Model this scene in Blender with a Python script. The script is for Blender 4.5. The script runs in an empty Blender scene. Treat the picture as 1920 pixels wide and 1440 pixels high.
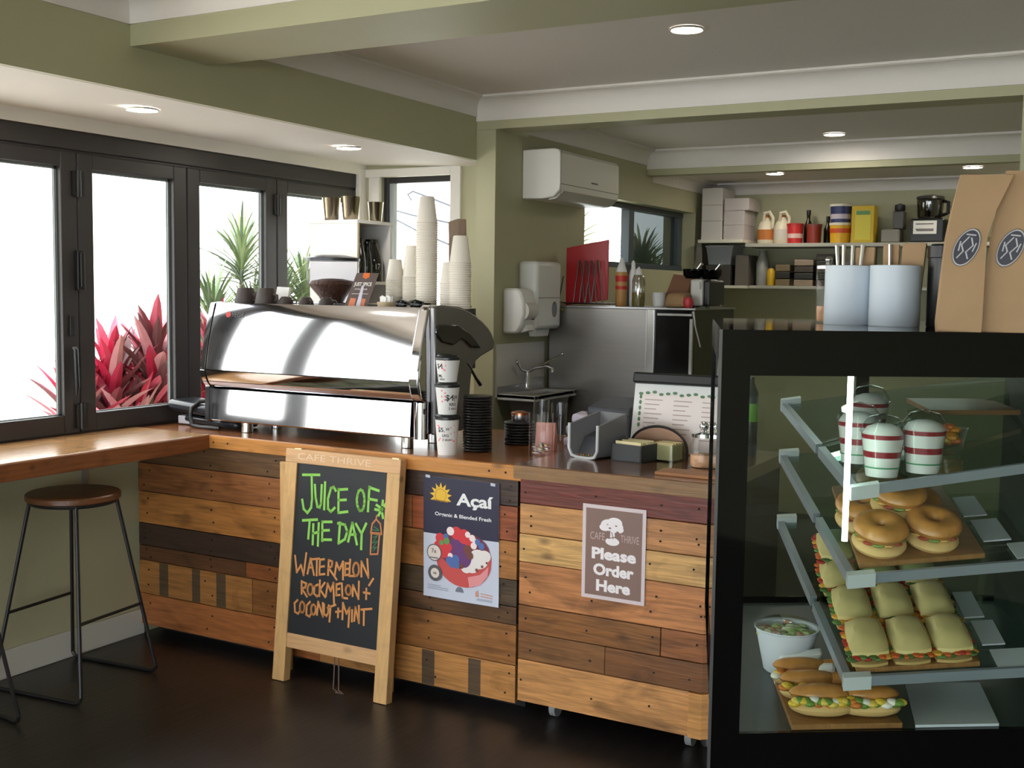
import bpy, bmesh, math, random
from mathutils import Vector, Matrix
SC = bpy.context.scene
COL = SC.collection
random.seed(7)

# ---------------------------------------------------------------- camera, sky, sun, exposure
FPX, YAW, PIT, ROL, EYE = 2143.4, math.radians(29.174), math.radians(4.754), math.radians(-.804), 1.58
fw = Vector((-math.sin(YAW)*math.cos(PIT), math.cos(YAW)*math.cos(PIT), -math.sin(PIT)))
rt = Vector((math.cos(YAW), math.sin(YAW), 0)); dn = fw.cross(rt)
cr, sr = math.cos(ROL), math.sin(ROL)
r2 = cr*rt + sr*dn; d2 = -sr*rt + cr*dn
cam = bpy.data.objects.new('camera', bpy.data.cameras.new('camera'))
COL.objects.link(cam)
cam.matrix_world = Matrix(((r2.x, -d2.x, -fw.x, 0), (r2.y, -d2.y, -fw.y, 0), (r2.z, -d2.z, -fw.z, EYE), (0, 0, 0, 1)))
cam.data.sensor_width = 36; cam.data.lens = 36*FPX/1920; cam.data.clip_start = .05
SC.camera = cam

W = bpy.data.worlds.new('overcast_sky'); SC.world = W; W.use_nodes = True
bg = W.node_tree.nodes['Background']
bg.inputs[0].default_value = (.86, .93, 1, 1); bg.inputs[1].default_value = 5.0
sun = bpy.data.objects.new('sun', bpy.data.lights.new('sun', 'SUN')); COL.objects.link(sun)
sun.data.energy = 6.0; sun.data.angle = math.radians(12); sun.data.color = (1, .95, .86)
sun.rotation_euler = (math.radians(20), math.radians(32), 0)
SC.view_settings.view_transform = 'Standard'; SC.view_settings.look = 'None'
SC.view_settings.gamma = 1; SC.view_settings.use_curve_mapping = False
SC.view_settings.exposure = 0.55
SC.cycles.use_denoising = True
SC.cycles.max_bounces = 8; SC.cycles.diffuse_bounces = 4; SC.cycles.glossy_bounces = 4
SC.cycles.transparent_max_bounces = 16; SC.cycles.transmission_bounces = 6
SC.cycles.sample_clamp_indirect = 6
SC.cycles.caustics_reflective = False; SC.cycles.caustics_refractive = False

# ---------------------------------------------------------------- helpers: colour and materials
def lin(c): return tuple((x/255/12.92 if x/255 <= .04045 else ((x/255+.055)/1.055)**2.4) for x in c)
MATS = {}
def M(name, rgb, rough=.6, metal=0, emit=0, noise=0, nscale=20, bump=0, alpha=None, coat=0, spec=.5, tint=False, stretch=(1, 1, 1)):
    if name in MATS: return MATS[name]
    m = bpy.data.materials.new(name); m.use_nodes = True; MATS[name] = m
    nt = m.node_tree; p = nt.nodes['Principled BSDF']
    col = lin(rgb)
    p.inputs['Base Color'].default_value = (*col, 1)
    p.inputs['Roughness'].default_value = rough; p.inputs['Metallic'].default_value = metal
    p.inputs['Specular IOR Level'].default_value = spec
    if coat: p.inputs['Coat Weight'].default_value = coat; p.inputs['Coat Roughness'].default_value = .08
    if emit:
        p.inputs['Emission Color'].default_value = (*col, 1); p.inputs['Emission Strength'].default_value = emit
    if alpha is not None: p.inputs['Alpha'].default_value = alpha
    src = None
    if tint:
        a = nt.nodes.new('ShaderNodeAttribute'); a.attribute_name = 'tint'; src = a.outputs['Color']
        nt.links.new(src, p.inputs['Base Color'])
    if noise or bump:
        tc = nt.nodes.new('ShaderNodeTexCoord'); mp = nt.nodes.new('ShaderNodeMapping')
        mp.inputs['Scale'].default_value = stretch
        n = nt.nodes.new('ShaderNodeTexNoise'); n.inputs['Scale'].default_value = nscale; n.inputs['Detail'].default_value = 5
        nt.links.new(tc.outputs['Object'], mp.inputs[0]); nt.links.new(mp.outputs[0], n.inputs['Vector'])
        if noise:
            mr = nt.nodes.new('ShaderNodeMapRange'); mr.inputs['From Min'].default_value = .25; mr.inputs['From Max'].default_value = .75
            mr.inputs['To Min'].default_value = 1-noise; mr.inputs['To Max'].default_value = 1+noise
            nt.links.new(n.outputs['Fac'], mr.inputs[0])
            mx = nt.nodes.new('ShaderNodeVectorMath'); mx.operation = 'SCALE'
            if src: nt.links.new(src, mx.inputs[0])
            else: mx.inputs[0].default_value = col
            nt.links.new(mr.outputs[0], mx.inputs['Scale']); nt.links.new(mx.outputs[0], p.inputs['Base Color'])
        if bump:
            b = nt.nodes.new('ShaderNodeBump'); b.inputs['Strength'].default_value = bump; b.inputs['Distance'].default_value = .01
            nt.links.new(n.outputs['Fac'], b.inputs['Height']); nt.links.new(b.outputs[0], p.inputs['Normal'])
    return m

def wood(name, rgb, rough=.4, tint=False, stretch=(1.6, 22, 22), amount=.32, stain=.45, coat=0, stain_scale=3.5):
    """Grain along the stretched axis, darker worn stains of their own shape, small knots."""
    if name in MATS: return MATS[name]
    m = bpy.data.materials.new(name); m.use_nodes = True; MATS[name] = m
    nt = m.node_tree; L = nt.links; p = nt.nodes['Principled BSDF']
    p.inputs['Roughness'].default_value = rough
    if coat: p.inputs['Coat Weight'].default_value = coat; p.inputs['Coat Roughness'].default_value = .15
    tc = nt.nodes.new('ShaderNodeTexCoord')
    def noise(scale, st, detail=6, dist=0):
        mp = nt.nodes.new('ShaderNodeMapping'); mp.inputs['Scale'].default_value = st
        n = nt.nodes.new('ShaderNodeTexNoise'); n.inputs['Scale'].default_value = scale
        n.inputs['Detail'].default_value = detail; n.inputs['Distortion'].default_value = dist
        L.new(tc.outputs['Object'], mp.inputs[0]); L.new(mp.outputs[0], n.inputs['Vector']); return n.outputs['Fac']
    def rng(s, a, b, c, d):
        r = nt.nodes.new('ShaderNodeMapRange'); r.inputs[1].default_value = a; r.inputs[2].default_value = b
        r.inputs[3].default_value = c; r.inputs[4].default_value = d; L.new(s, r.inputs[0]); return r.outputs[0]
    def mul(a, b):
        r = nt.nodes.new('ShaderNodeMath'); r.operation = 'MULTIPLY'; L.new(a, r.inputs[0]); L.new(b, r.inputs[1]); return r.outputs[0]
    g = rng(noise(4, stretch, 8, .6), .28, .72, 1-amount, 1+amount)
    s = rng(noise(stain_scale, (1, 2.2, 2.2), 5, 1.2), .52, .72, 1, 1-stain)
    f = mul(g, s)
    v = nt.nodes.new('ShaderNodeTexVoronoi'); v.inputs['Scale'].default_value = 3.1
    mp = nt.nodes.new('ShaderNodeMapping'); mp.inputs['Scale'].default_value = (1, 2, 2)
    L.new(tc.outputs['Object'], mp.inputs[0]); L.new(mp.outputs[0], v.inputs['Vector'])
    f = mul(f, rng(v.outputs['Distance'], .03, .11, .45, 1))
    mx = nt.nodes.new('ShaderNodeVectorMath'); mx.operation = 'SCALE'
    if tint:
        a = nt.nodes.new('ShaderNodeAttribute'); a.attribute_name = 'tint'; L.new(a.outputs['Color'], mx.inputs[0])
    else: mx.inputs[0].default_value = lin(rgb)
    L.new(f, mx.inputs['Scale']); L.new(mx.outputs[0], p.inputs['Base Color'])
    b = nt.nodes.new('ShaderNodeBump'); b.inputs['Strength'].default_value = .12; b.inputs['Distance'].default_value = .01
    L.new(g, b.inputs['Height']); L.new(b.outputs[0], p.inputs['Normal'])
    return m

def thin_glass(name, rgb=(255, 255, 255), rough=0.0, ior=1.45, extra=0.0):
    if name in MATS: return MATS[name]
    m = bpy.data.materials.new(name); m.use_nodes = True; MATS[name] = m
    nt = m.node_tree; nt.nodes.remove(nt.nodes['Principled BSDF'])
    t = nt.nodes.new('ShaderNodeBsdfTransparent'); t.inputs[0].default_value = (*lin(rgb), 1)
    g = nt.nodes.new('ShaderNodeBsdfGlossy'); g.inputs['Roughness'].default_value = rough
    f = nt.nodes.new('ShaderNodeFresnel'); ge = nt.nodes.new('ShaderNodeNewGeometry')
    mr = nt.nodes.new('ShaderNodeMapRange'); mr.inputs[3].default_value = ior; mr.inputs[4].default_value = 1/ior
    nt.links.new(ge.outputs['Backfacing'], mr.inputs[0]); nt.links.new(mr.outputs[0], f.inputs[0])     # same reflectance from both sides of the sheet
    mx = nt.nodes.new('ShaderNodeMixShader')
    if extra:
        ad = nt.nodes.new('ShaderNodeMath'); ad.inputs[1].default_value = extra; nt.links.new(f.outputs[0], ad.inputs[0]); nt.links.new(ad.outputs[0], mx.inputs[0])
    else: nt.links.new(f.outputs[0], mx.inputs[0])
    nt.links.new(t.outputs[0], mx.inputs[1]); nt.links.new(g.outputs[0], mx.inputs[2])
    nt.links.new(mx.outputs[0], nt.nodes['Material Output'].inputs[0])
    return m

# ---------------------------------------------------------------- helpers: geometry
ROOT = {}
class MB:
    def __init__(s): s.v = []; s.f = []; s.c = []; s.cur = None
    def add(s, vs, fs):
        o = len(s.v); s.v += [tuple(x) for x in vs]
        for f in fs: s.f.append([i+o for i in f]); s.c.append(s.cur)
        return s
    def box(s, x0, x1, y0, y1, z0, z1):
        return s.add([(x0,y0,z0),(x1,y0,z0),(x1,y1,z0),(x0,y1,z0),(x0,y0,z1),(x1,y0,z1),(x1,y1,z1),(x0,y1,z1)],
                     [(0,3,2,1),(4,5,6,7),(0,1,5,4),(1,2,6,5),(2,3,7,6),(3,0,4,7)])
    def hexa(s, b, t):                                   # four bottom corners, four top corners, same order
        return s.add(list(b)+list(t), [(0,3,2,1),(4,5,6,7),(0,1,5,4),(1,2,6,5),(2,3,7,6),(3,0,4,7)])
    def prism(s, poly, ax, a, b):
        def P(p, h): return {'x': (h,p[0],p[1]), 'y': (p[0],h,p[1]), 'z': (p[0],p[1],h)}[ax]
        n = len(poly); vs = [P(p,a) for p in poly]+[P(p,b) for p in poly]
        return s.add(vs, [list(range(n))[::-1], list(range(n,2*n))]+[(i,(i+1)%n,n+(i+1)%n,n+i) for i in range(n)])
    def strip(s, poly, ax, a, b):                        # open sheet swept along an axis
        def P(p, h): return {'x': (h,p[0],p[1]), 'y': (p[0],h,p[1]), 'z': (p[0],p[1],h)}[ax]
        n = len(poly); vs = [P(p,a) for p in poly]+[P(p,b) for p in poly]
        return s.add(vs, [(i,i+1,n+i+1,n+i) for i in range(n-1)])
    def lathe(s, prof, c=(0,0,0), n=24, caps=True):
        cx, cy, cz = c; vs = []; fs = []
        for r, z in prof:
            for k in range(n):
                a = 2*math.pi*k/n; vs.append((cx+r*math.cos(a), cy+r*math.sin(a), cz+z))
        for i in range(len(prof)-1):
            for k in range(n): fs.append((i*n+k, i*n+(k+1)%n, (i+1)*n+(k+1)%n, (i+1)*n+k))
        if caps:
            if prof[0][0] > 1e-4: fs.append(list(range(n))[::-1])
            if prof[-1][0] > 1e-4: fs.append(list(range((len(prof)-1)*n, len(prof)*n)))
        return s.add(vs, fs)
    def cyl(s, p0, p1, r0, r1=None, n=16):
        return s.tube([p0, p1], [r0, r0 if r1 is None else r1], n)
    def tube(s, path, r, n=8, closed=False):
        path = [Vector(p) for p in path]; m = len(path); rs = r if isinstance(r, (list, tuple)) else [r]*m
        vs = []; up = None
        for i, p in enumerate(path):
            a = path[(i-1) % m] if (closed or i > 0) else p; b = path[(i+1) % m] if (closed or i < m-1) else p
            t = (b-a).normalized()
            if up is None:
                up = Vector((0,0,1)) if abs(t.z) < .9 else Vector((1,0,0))
            u = (up - t*up.dot(t)); u = u.normalized() if u.length > 1e-6 else t.orthogonal().normalized()
            up = u; w = t.cross(u)
            for k in range(n):
                an = 2*math.pi*k/n; vs.append(p + rs[i]*(math.cos(an)*u + math.sin(an)*w))
        fs = []
        for i in range(m if closed else m-1):
            j = (i+1) % m
            for k in range(n): fs.append((i*n+k, i*n+(k+1)%n, j*n+(k+1)%n, j*n+k))
        if not closed: fs += [list(range(n))[::-1], list(range((m-1)*n, m*n))]
        return s.add(vs, fs)
    def ell(s, c, r, nu=16, nv=10, z0=-1, z1=1):
        prof = []
        for i in range(nv+1):
            t = math.asin(max(-1,min(1,z0))) + (math.asin(min(1,z1))-math.asin(max(-1,z0)))*i/nv
            prof.append((max(1e-5, math.cos(t)), math.sin(t)))
        vs = [(c[0]+r[0]*q*math.cos(2*math.pi*k/nu), c[1]+r[1]*q*math.sin(2*math.pi*k/nu), c[2]+r[2]*h) for q, h in prof for k in range(nu)]
        fs = [(i*nu+k, i*nu+(k+1)%nu, (i+1)*nu+(k+1)%nu, (i+1)*nu+k) for i in range(nv) for k in range(nu)]
        fs += [list(range(nu))[::-1], list(range(nv*nu, (nv+1)*nu))]
        return s.add(vs, fs)
    def poly(s, pts): return s.add(pts, [list(range(len(pts)))])
    # flat artwork on a surface given by a map fn(u,v) -> point
    def fpoly(s, pts, fn): return s.poly([fn(*p) for p in pts])
    def fell(s, cu, cv, ru, rv, fn, n=28): return s.fpoly([(cu+ru*math.cos(2*math.pi*k/n), cv+rv*math.sin(2*math.pi*k/n)) for k in range(n)], fn)
    def fring(s, cu, cv, r0, r1, fn, n=36):
        vs = [fn(cu+r*math.cos(2*math.pi*k/n), cv+r*math.sin(2*math.pi*k/n)) for r in (r0, r1) for k in range(n)]
        return s.add(vs, [(k, (k+1)%n, n+(k+1)%n, n+k) for k in range(n)])
    def strokes(s, lines, w, fn):
        for pl in lines:
            for (u0,v0),(u1,v1) in zip(pl, pl[1:]):
                L = math.hypot(u1-u0, v1-v0) or 1e-6; du, dv = (u1-u0)/L, (v1-v0)/L; e = w*.45; h = w/2
                a = (u0-du*e, v0-dv*e); b = (u1+du*e, v1+dv*e)
                s.fpoly([(a[0]-dv*h,a[1]+du*h),(a[0]+dv*h,a[1]-du*h),(b[0]+dv*h,b[1]-du*h),(b[0]-dv*h,b[1]+du*h)], fn)
        return s
    def text(s, txt, cu, cv, h, fn, width=None, bold=0, shear=0, align='C'):
        cu_ = bpy.data.curves.new('t', 'FONT'); cu_.body = txt; cu_.size = 1; cu_.offset = bold; cu_.shear = shear; cu_.resolution_u = 3
        ob = bpy.data.objects.new('t', cu_); me = bpy.data.meshes.new_from_object(ob)
        xs = [v.co.x for v in me.vertices]; x0, x1 = min(xs), max(xs)
        k = h/.70; kx = k if width is None else width/(x1-x0)
        off = {'C': -(x0+x1)/2, 'L': -x0, 'R': -x1}[align]
        s.add([fn(cu+(v.co.x+off)*kx, cv+(v.co.y-.35)*k) for v in me.vertices], [list(p.vertices) for p in me.polygons])
        bpy.data.objects.remove(ob); bpy.data.curves.remove(cu_); bpy.data.meshes.remove(me)
        return s
    def build(s, name, mat, parent=None, smooth=False, bevel=0, label=None, ang=38, loc=None, solid=0, flat=False):
        me = bpy.data.meshes.new(name)
        if parent is not None: mat_w = ROOT[parent.name]
        else:
            if loc is None:
                xs = [v[0] for v in s.v]; ys = [v[1] for v in s.v]; zs = [v[2] for v in s.v]
                loc = ((min(xs)+max(xs))/2, (min(ys)+max(ys))/2, min(zs))
            mat_w = Matrix.Translation(loc)
        inv = mat_w.inverted()
        me.from_pydata([inv @ Vector(v) for v in s.v], [], s.f)
        if any(c is not None for c in s.c):
            at = me.attributes.new('tint', 'FLOAT_COLOR', 'FACE')
            for i, c in enumerate(s.c): at.data[i].color = (*lin(c or (128,128,128)), 1)
        if not flat:
            bm = bmesh.new(); bm.from_mesh(me); bmesh.ops.recalc_face_normals(bm, faces=bm.faces); bm.to_mesh(me); bm.free()
        if smooth: me.shade_smooth(); me.set_sharp_from_angle(angle=math.radians(ang))
        me.materials.append(mat)
        o = bpy.data.objects.new(name, me); COL.objects.link(o)
        if parent is not None: o.parent = parent; ROOT[o.name] = mat_w
        else: o.matrix_world = mat_w; ROOT[o.name] = mat_w
        if solid:
            md = o.modifiers.new('solidify', 'SOLIDIFY'); md.thickness = solid; md.offset = -1
        if bevel:
            md = o.modifiers.new('bevel', 'BEVEL'); md.width = bevel; md.segments = 2; md.limit_method = 'ANGLE'; md.angle_limit = math.radians(40)
        if label: o['label'] = label
        return o

def plane(O, U, V, eps=0.0):
    O = Vector(O); U = Vector(U).normalized(); V = Vector(V).normalized(); N = U.cross(V)
    return lambda u, v: tuple(O + U*u + V*v + N*eps)
def tag(o, label, cat, group=None):
    o['label'] = label; o['category'] = cat
    if group: o['group'] = group
    return o
def thing(name, label, cat, loc, rz=0, group=None):
    o = bpy.data.objects.new(name, None); COL.objects.link(o); o.empty_display_size = .05
    o.location = loc; o.rotation_euler = (0, 0, rz)
    ROOT[o.name] = Matrix.Translation(loc) @ Matrix.Rotation(rz, 4, 'Z')
    return tag(o, label, cat, group)
def dup(root, loc, rz=0, label=None, group=None):
    r = root.copy(); COL.objects.link(r); r.location = loc; r.rotation_euler = (0, 0, rz)
    ROOT[r.name] = Matrix.Translation(loc) @ Matrix.Rotation(rz, 4, 'Z')
    if label: r['label'] = label
    if group: r['group'] = group
    for ch in list(root.children):
        c = ch.copy(); COL.objects.link(c); c.parent = r; ROOT[c.name] = ROOT[r.name]
        for g in ch.children:
            d = g.copy(); COL.objects.link(d); d.parent = c; ROOT[d.name] = ROOT[r.name]
    return r
def struct(name, mb, mat, parent=None, **k):
    o = mb.build(name, mat, parent, **k); o['kind'] = 'structure'; return o
def arc(cx, cy, r, a0, a1, n): return [(cx+r*math.cos(math.radians(a0+(a1-a0)*i/n)), cy+r*math.sin(math.radians(a0+(a1-a0)*i/n))) for i in range(n+1)]

# ---------------------------------------------------------------- materials
green = M('sage_paint', (182,180,146), .55, noise=.03, nscale=3)
white = M('white_paint', (232,228,220), .5, noise=.02, nscale=3)
ceil_m = M('ceiling_paint', (234,229,222), .7)
darkal = M('dark_aluminium', (47,44,44), .42, .0)
black = M('black_plastic', (22,22,23), .35)
blackg = M('black_gloss', (9,9,10), .05, spec=.22)
blackm = M('black_powdercoat', (26,25,26), .45)
chrome = M('chrome', (226,226,230), .06, 1)
steel = M('stainless', (176,176,176), .28, 1, noise=.05, nscale=6, stretch=(1,1,30))
satin = M('satin_steel', (200,198,192), .22, 1)
whitep = M('white_plastic', (232,232,228), .35)
paper = M('white_paper', (240,240,238), .7)
cupw = M('paper_cup', (236,229,216), .6)
kraft = M('kraft_paper', (178,146,108), .75, noise=.08, nscale=9, bump=.25)
glass = thin_glass('clear_glass', ior=1.35)
paneg = thin_glass('window_glass')
emit_l = M('lamp_glow', (255,246,232), .5, emit=85)
# ================================================================ the setting
floor_m = wood('dark_floor', (40,36,34), .33, stretch=(14, 1.2, 14), amount=.22, stain=.15, stain_scale=1.5)
struct('floor', MB().box(-4.2, 3.2, -3.2, 8.3, -.1, 0), floor_m)
struct('ground', MB().box(-12, -4.2, -12, 14, -.25, -.1).box(-4.2, 8, -12, -3.2, -.25, -.1), M('concrete', (196,192,184), .9, noise=.06, nscale=4))  # second slab, outside the rear doorway, added to bounce sunlight onto the ceilings
struct('wall_garden', MB().box(-7.2, -7.0, -6, 16, -.1, 4.2), M('render_white', (244,244,242), .9, noise=.02))
# left side: low wall, head, bifold windows above the bench
struct('wall_left', MB().box(-4.15, -3.935, -3.2, 5.45, 0, .90).box(-4.15, -3.92, -3.2, 5.45, 2.205, 2.9), green)
struct('baseboard_left', MB().box(-3.935, -3.918, -3.2, 3.63, 0, .115), M('skirting_white', (206,204,192), .45), bevel=.004)
struct('ceiling_bay', MB().hexa([(-3.93,-3.2,2.262),(-2.992,-3.2,2.2185),(-2.992,5.28,2.2185),(-3.93,5.28,2.262)], [(-3.93,-3.2,2.9),(-2.992,-3.2,2.9),(-2.992,5.28,2.9),(-3.93,5.28,2.9)]), ceil_m)
struct('beam_left', MB().box(-3.02, -2.9895, -3.2, 4.959, 2.219, 2.9), green)
struct('beam_front', MB().box(-2.99, 3.2, 2.74, 3.10, 2.36, 2.9), green)
struct('beam_back', MB().box(-2.99, 3.2, 4.96, 5.13, 2.367, 2.9), green)
struct('beam_kitchen', MB().box(-2.88, -.4, 6.9, 6.99, 2.317, 2.9), green)
struct('ceiling', MB().box(-2.99, 3.2, -3.2, 5.0, 2.52, 2.9), ceil_m)
struct('ceiling_kitchen', MB().box(-2.9, -.4, 5.1, 6.95, 2.47, 2.9).box(-2.9, -.4, 6.98, 8.2, 2.36, 2.9), ceil_m)
# column and kitchen walls
struct('column', MB().box(-2.99, -2.88, 4.96, 5.30, 0, 2.366), green)
struct('wall_kitchen_left', MB().box(-3.12, -2.88, 5.30, 5.99, 0, 2.9).box(-3.12, -2.88, 5.99, 7.8, 0, 1.72).box(-3.12, -2.88, 5.99, 7.8, 2.135, 2.9).box(-3.12, -2.88, 7.8, 8.3, 0, 2.9), green)
struct('wall_far', MB().box(-2.9, -.3, 8.1, 8.3, 0, 2.9), green)
struct('wall_kitchen_right', MB().box(-.45, -.3, 5.13, 8.1, 0, 2.9), green)
struct('column_right', MB().box(-.488, 3.2, 4.962, 5.13, 0, 2.366), green)
struct('wall_right', MB().box(3.0, 3.2, -3.2, 5.0, 0, 2.9), green)
struct('wall_back', MB().box(-4.15, -3.4, -3.2, -3.0, 0, 2.9).box(2.6, 3.2, -3.2, -3.0, 0, 2.9).box(-3.4, 2.6, -3.2, -3.0, 1.95, 2.9), green)
struct('wall_bay_end', MB().box(-3.935, -3.814, 5.28, 5.45, 0, 2.3).box(-3.338, -2.99, 5.28, 5.45, 0, 2.3).box(-3.814, -3.338, 5.28, 5.45, 0, 1.0).box(-3.814, -3.338, 5.28, 5.45, 2.2, 2.3), green)
# white window surround of the bay
tr = MB().box(-3.338, -3.272, 5.262, 5.29, 1.0, 2.236).box(-3.93, -3.338, 5.262, 5.29, 2.192, 2.236).box(-3.878, -3.806, 5.262, 5.29, .95, 2.192).box(-3.93, -3.90, 5.21, 5.29, .95, 2.236)
struct('trim_1', tr, white, bevel=.004)
struct('trim_2', MB().box(-3.93, -3.905, -3.2, 5.28, 2.205, 2.262), white)

def cove(name, axis, along0, along1, wall, sgn, z0, z1, depth):
    """Hollow plaster cornice: straight lips, concave face."""
    n = 8; h = z1-z0; pts = [(wall, z0), (wall+sgn*.008, z0)]
    for i in range(n+1):
        t = math.pi/2*i/n
        pts.append((wall+sgn*(.008+(depth-.02)*(1-math.cos(t))), z0+.012+(h-.024)*math.sin(t)))
    pts += [(wall+sgn*(depth-.012), z1-.01), (wall+sgn*depth, z1-.01), (wall+sgn*depth, z1), (wall, z1)]
    if axis == 'x': mb = MB().prism(pts, 'x', along0, along1)
    else: mb = MB().prism(pts, 'y', along0, along1)
    struct(name, mb, ceil_m, smooth=True, ang=50)
cove('trim_3', 'x', -2.99, 3.0, 2.74, -1, 2.43, 2.52, .09)
cove('trim_4', 'x', -2.99, 3.0, 4.96, -1, 2.408, 2.52, .10)
cove('trim_5', 'y', -3.0, 2.74, -2.99, 1, 2.43, 2.52, .09)
cove('trim_6', 'y', 3.10, 4.96, -2.99, 1, 2.43, 2.52, .09)
cove('trim_7', 'y', 5.13, 6.9, -2.88, 1, 2.38, 2.47, .09)
cove('trim_8', 'x', -2.88, -.45, 6.9, -1, 2.356, 2.47, .09)
cove('trim_9', 'x', -2.88, -.45, 8.1, -1, 2.28, 2.36, .085)
cove('trim_10', 'y', 6.99, 8.1, -2.88, 1, 2.28, 2.36, .085)

# ---------------------------------------------------------------- bifold windows
def window(n, y0, y1, lock=False, hinge=False):
    X0, X1, zb, zt = -3.985, -3.93, .95, 2.118
    a, b = .082, .082
    fr = MB().box(X0, X1, y0+.003, y0+a, zb, zt).box(X0, X1, y1-b, y1-.003, zb, zt).box(X0, X1, y0+a, y1-b, zb, zb+.078).box(X0, X1, y0+a, y1-b, zt-.062, zt)
    w = struct('window_%d' % n, fr, darkal, bevel=.004)
    bead = MB().box(-3.962, -3.956, y1-b-.012, y1-b+.001, zb+.075, zt-.06).box(-3.962, -3.956, y0+a-.001, y0+a+.012, zb+.075, zt-.06).box(-3.962, -3.956, y0+a, y1-b, zb+.066, zb+.082).box(-3.962, -3.956, y0+a, y1-b, zt-.074, zt-.06)
    struct('glazing_bead', bead, M('grey_bead', (118,126,126), .5), w)
    g = MB().poly([(-3.96,y0+a-.005,zb+.07),(-3.96,y1-b+.005,zb+.07),(-3.96,y1-b+.005,zt-.055),(-3.96,y0+a-.005,zt-.055)])
    struct('window_pane', g, paneg, w, flat=True)
    if lock:
        struct('handle', MB().box(-3.93, -3.905, y1-.022, y1+.014, 1.55, 1.715).box(-3.905, -3.895, y1-.014, y1+.006, 1.56, 1.705), black, w, bevel=.004)
        struct('lock', MB().box(-3.93, -3.918, y1-.055, y1-.03, 1.36, 1.445), black, w, bevel=.003)
        struct('key_cylinder', MB().lathe([(.009,0),(.009,.02)], (0,0,0), 12), satin, w) if False else None
        struct('lever', MB().tube([(-3.915,y1-.042,1.31),(-3.905,y1-.042,1.30),(-3.902,y1-.04,1.15),(-3.905,y1-.04,1.11)], [.010,.011,.011,.007], 8), black, w, smooth=True)
    if hinge:
        for z in (1.99, 1.02): struct('hinge', MB().cyl((-3.922,y1,z-.055), (-3.922,y1,z+.055), .012, n=10).box(-3.93,-3.92,y1-.03,y1+.03,z-.05,z+.05), black, w, smooth=True)
    return w
ys = [.185, .81, 1.435, 2.06, 2.682, 3.306, 3.928, 4.553, 5.262]
for i in range(4, len(ys)-1):        # the sashes nearer than these stand folded open
    window(i+1, ys[i], ys[i+1], lock=(i == 4), hinge=(i in (4, 6)))
struct('trim_11', MB().box(-4.02, -3.925, -3.2, 5.262, 2.128, 2.206).box(-4.0, -3.94, -3.2, 5.262, 2.112, 2.13).box(-4.02, -3.93, 2.60, 2.682, .95, 2.2).box(-4.02, -3.93, 5.262, 5.278, .93, 2.206), darkal, bevel=.003)
struct('trim_12', MB().box(-4.02, -3.94, -3.2, 5.262, .90, .952), darkal)
# window in the bay's end wall
fr = MB().box(-3.806, -3.775, 5.31, 5.36, 1.0, 2.192).box(-3.775, -3.338, 5.31, 5.36, 2.158, 2.192).box(-3.775, -3.338, 5.31, 5.36, 1.0, 1.05)
w = struct('window_20', fr, darkal, bevel=.003)
struct('window_sash', MB().box(-3.775, -3.745, 5.32, 5.35, 1.05, 2.158), M('pale_sash', (160,166,170), .5), w)
struct('window_pane', MB().poly([(-3.745,5.335,1.05),(-3.338,5.335,1.05),(-3.338,5.335,2.158),(-3.745,5.335,2.158)]), paneg, w, flat=True)
# kitchen window: clear left pane, screened right pane
fr = MB().box(-3.03,-2.97,5.99,7.8,2.10,2.135).box(-3.03,-2.97,5.99,7.8,1.72,1.76).box(-3.03,-2.97,5.99,6.03,1.76,2.10).box(-3.03,-2.97,7.71,7.79,1.76,2.10).box(-3.03,-2.97,6.84,6.92,1.76,2.10)
w = struct('window_21', fr, M('blue_grey_aluminium', (70,80,86), .4), bevel=.003)
struct('window_pane', MB().poly([(-3.0,6.03,1.76),(-3.0,6.84,1.76),(-3.0,6.84,2.10),(-3.0,6.03,2.10)]), paneg, w, flat=True)
struct('fly_screen', MB().poly([(-3.0,6.92,1.76),(-3.0,7.71,1.76),(-3.0,7.71,2.10),(-3.0,6.92,2.10)]), thin_glass('mesh_screen', (60,63,61), .3), w, flat=True)
# glazed doorway behind the viewer: posts that show in the chrome of the coffee machine
for i, x in enumerate((-3.4, -.40, 2.53)):
    struct('trim_%d' % (20+i), MB().box(x, x+.07, -3.1, -3.03, 0, 1.95), darkal)

# ---------------------------------------------------------------- downlights
def downlight(loc, label):
    x, y, z = loc
    t = thing('downlight', label, 'ceiling light', (x,y,z), 0, 'recessed ceiling lights')
    MB().lathe([(.0535,-.001),(.060,-.001),(.062,-.004),(.058,-.009),(.0535,-.006)], (x,y,z), 28, caps=False).build('trim_ring', M('satin_ring', (196,190,182), .35, .6), t, smooth=True)
    MB().lathe([(.0001,-.0075),(.048,-.0072),(.054,-.0055)], (x,y,z), 28, caps=False).build('lens', emit_l, t, label='glowing white lens')
downlight((-3.325,3.10,2.231), 'round recessed ceiling light over the window bench, nearest of the bay ceiling pair')
downlight((-3.33,4.36,2.232), 'round recessed ceiling light in the bay ceiling above the coffee machine end')
downlight((-1.511,3.956,2.52), 'round recessed ceiling light in the main ceiling above the counter')
downlight((-1.605,6.53,2.47), 'round recessed ceiling light in the kitchen ceiling between the two beams')
downlight((-2.205,7.44,2.36), 'round recessed ceiling light in the rear kitchen ceiling, left above the boxes')
downlight((-1.00,7.50,2.36), 'round recessed ceiling light in the rear kitchen ceiling, right above the paper bags')
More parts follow.
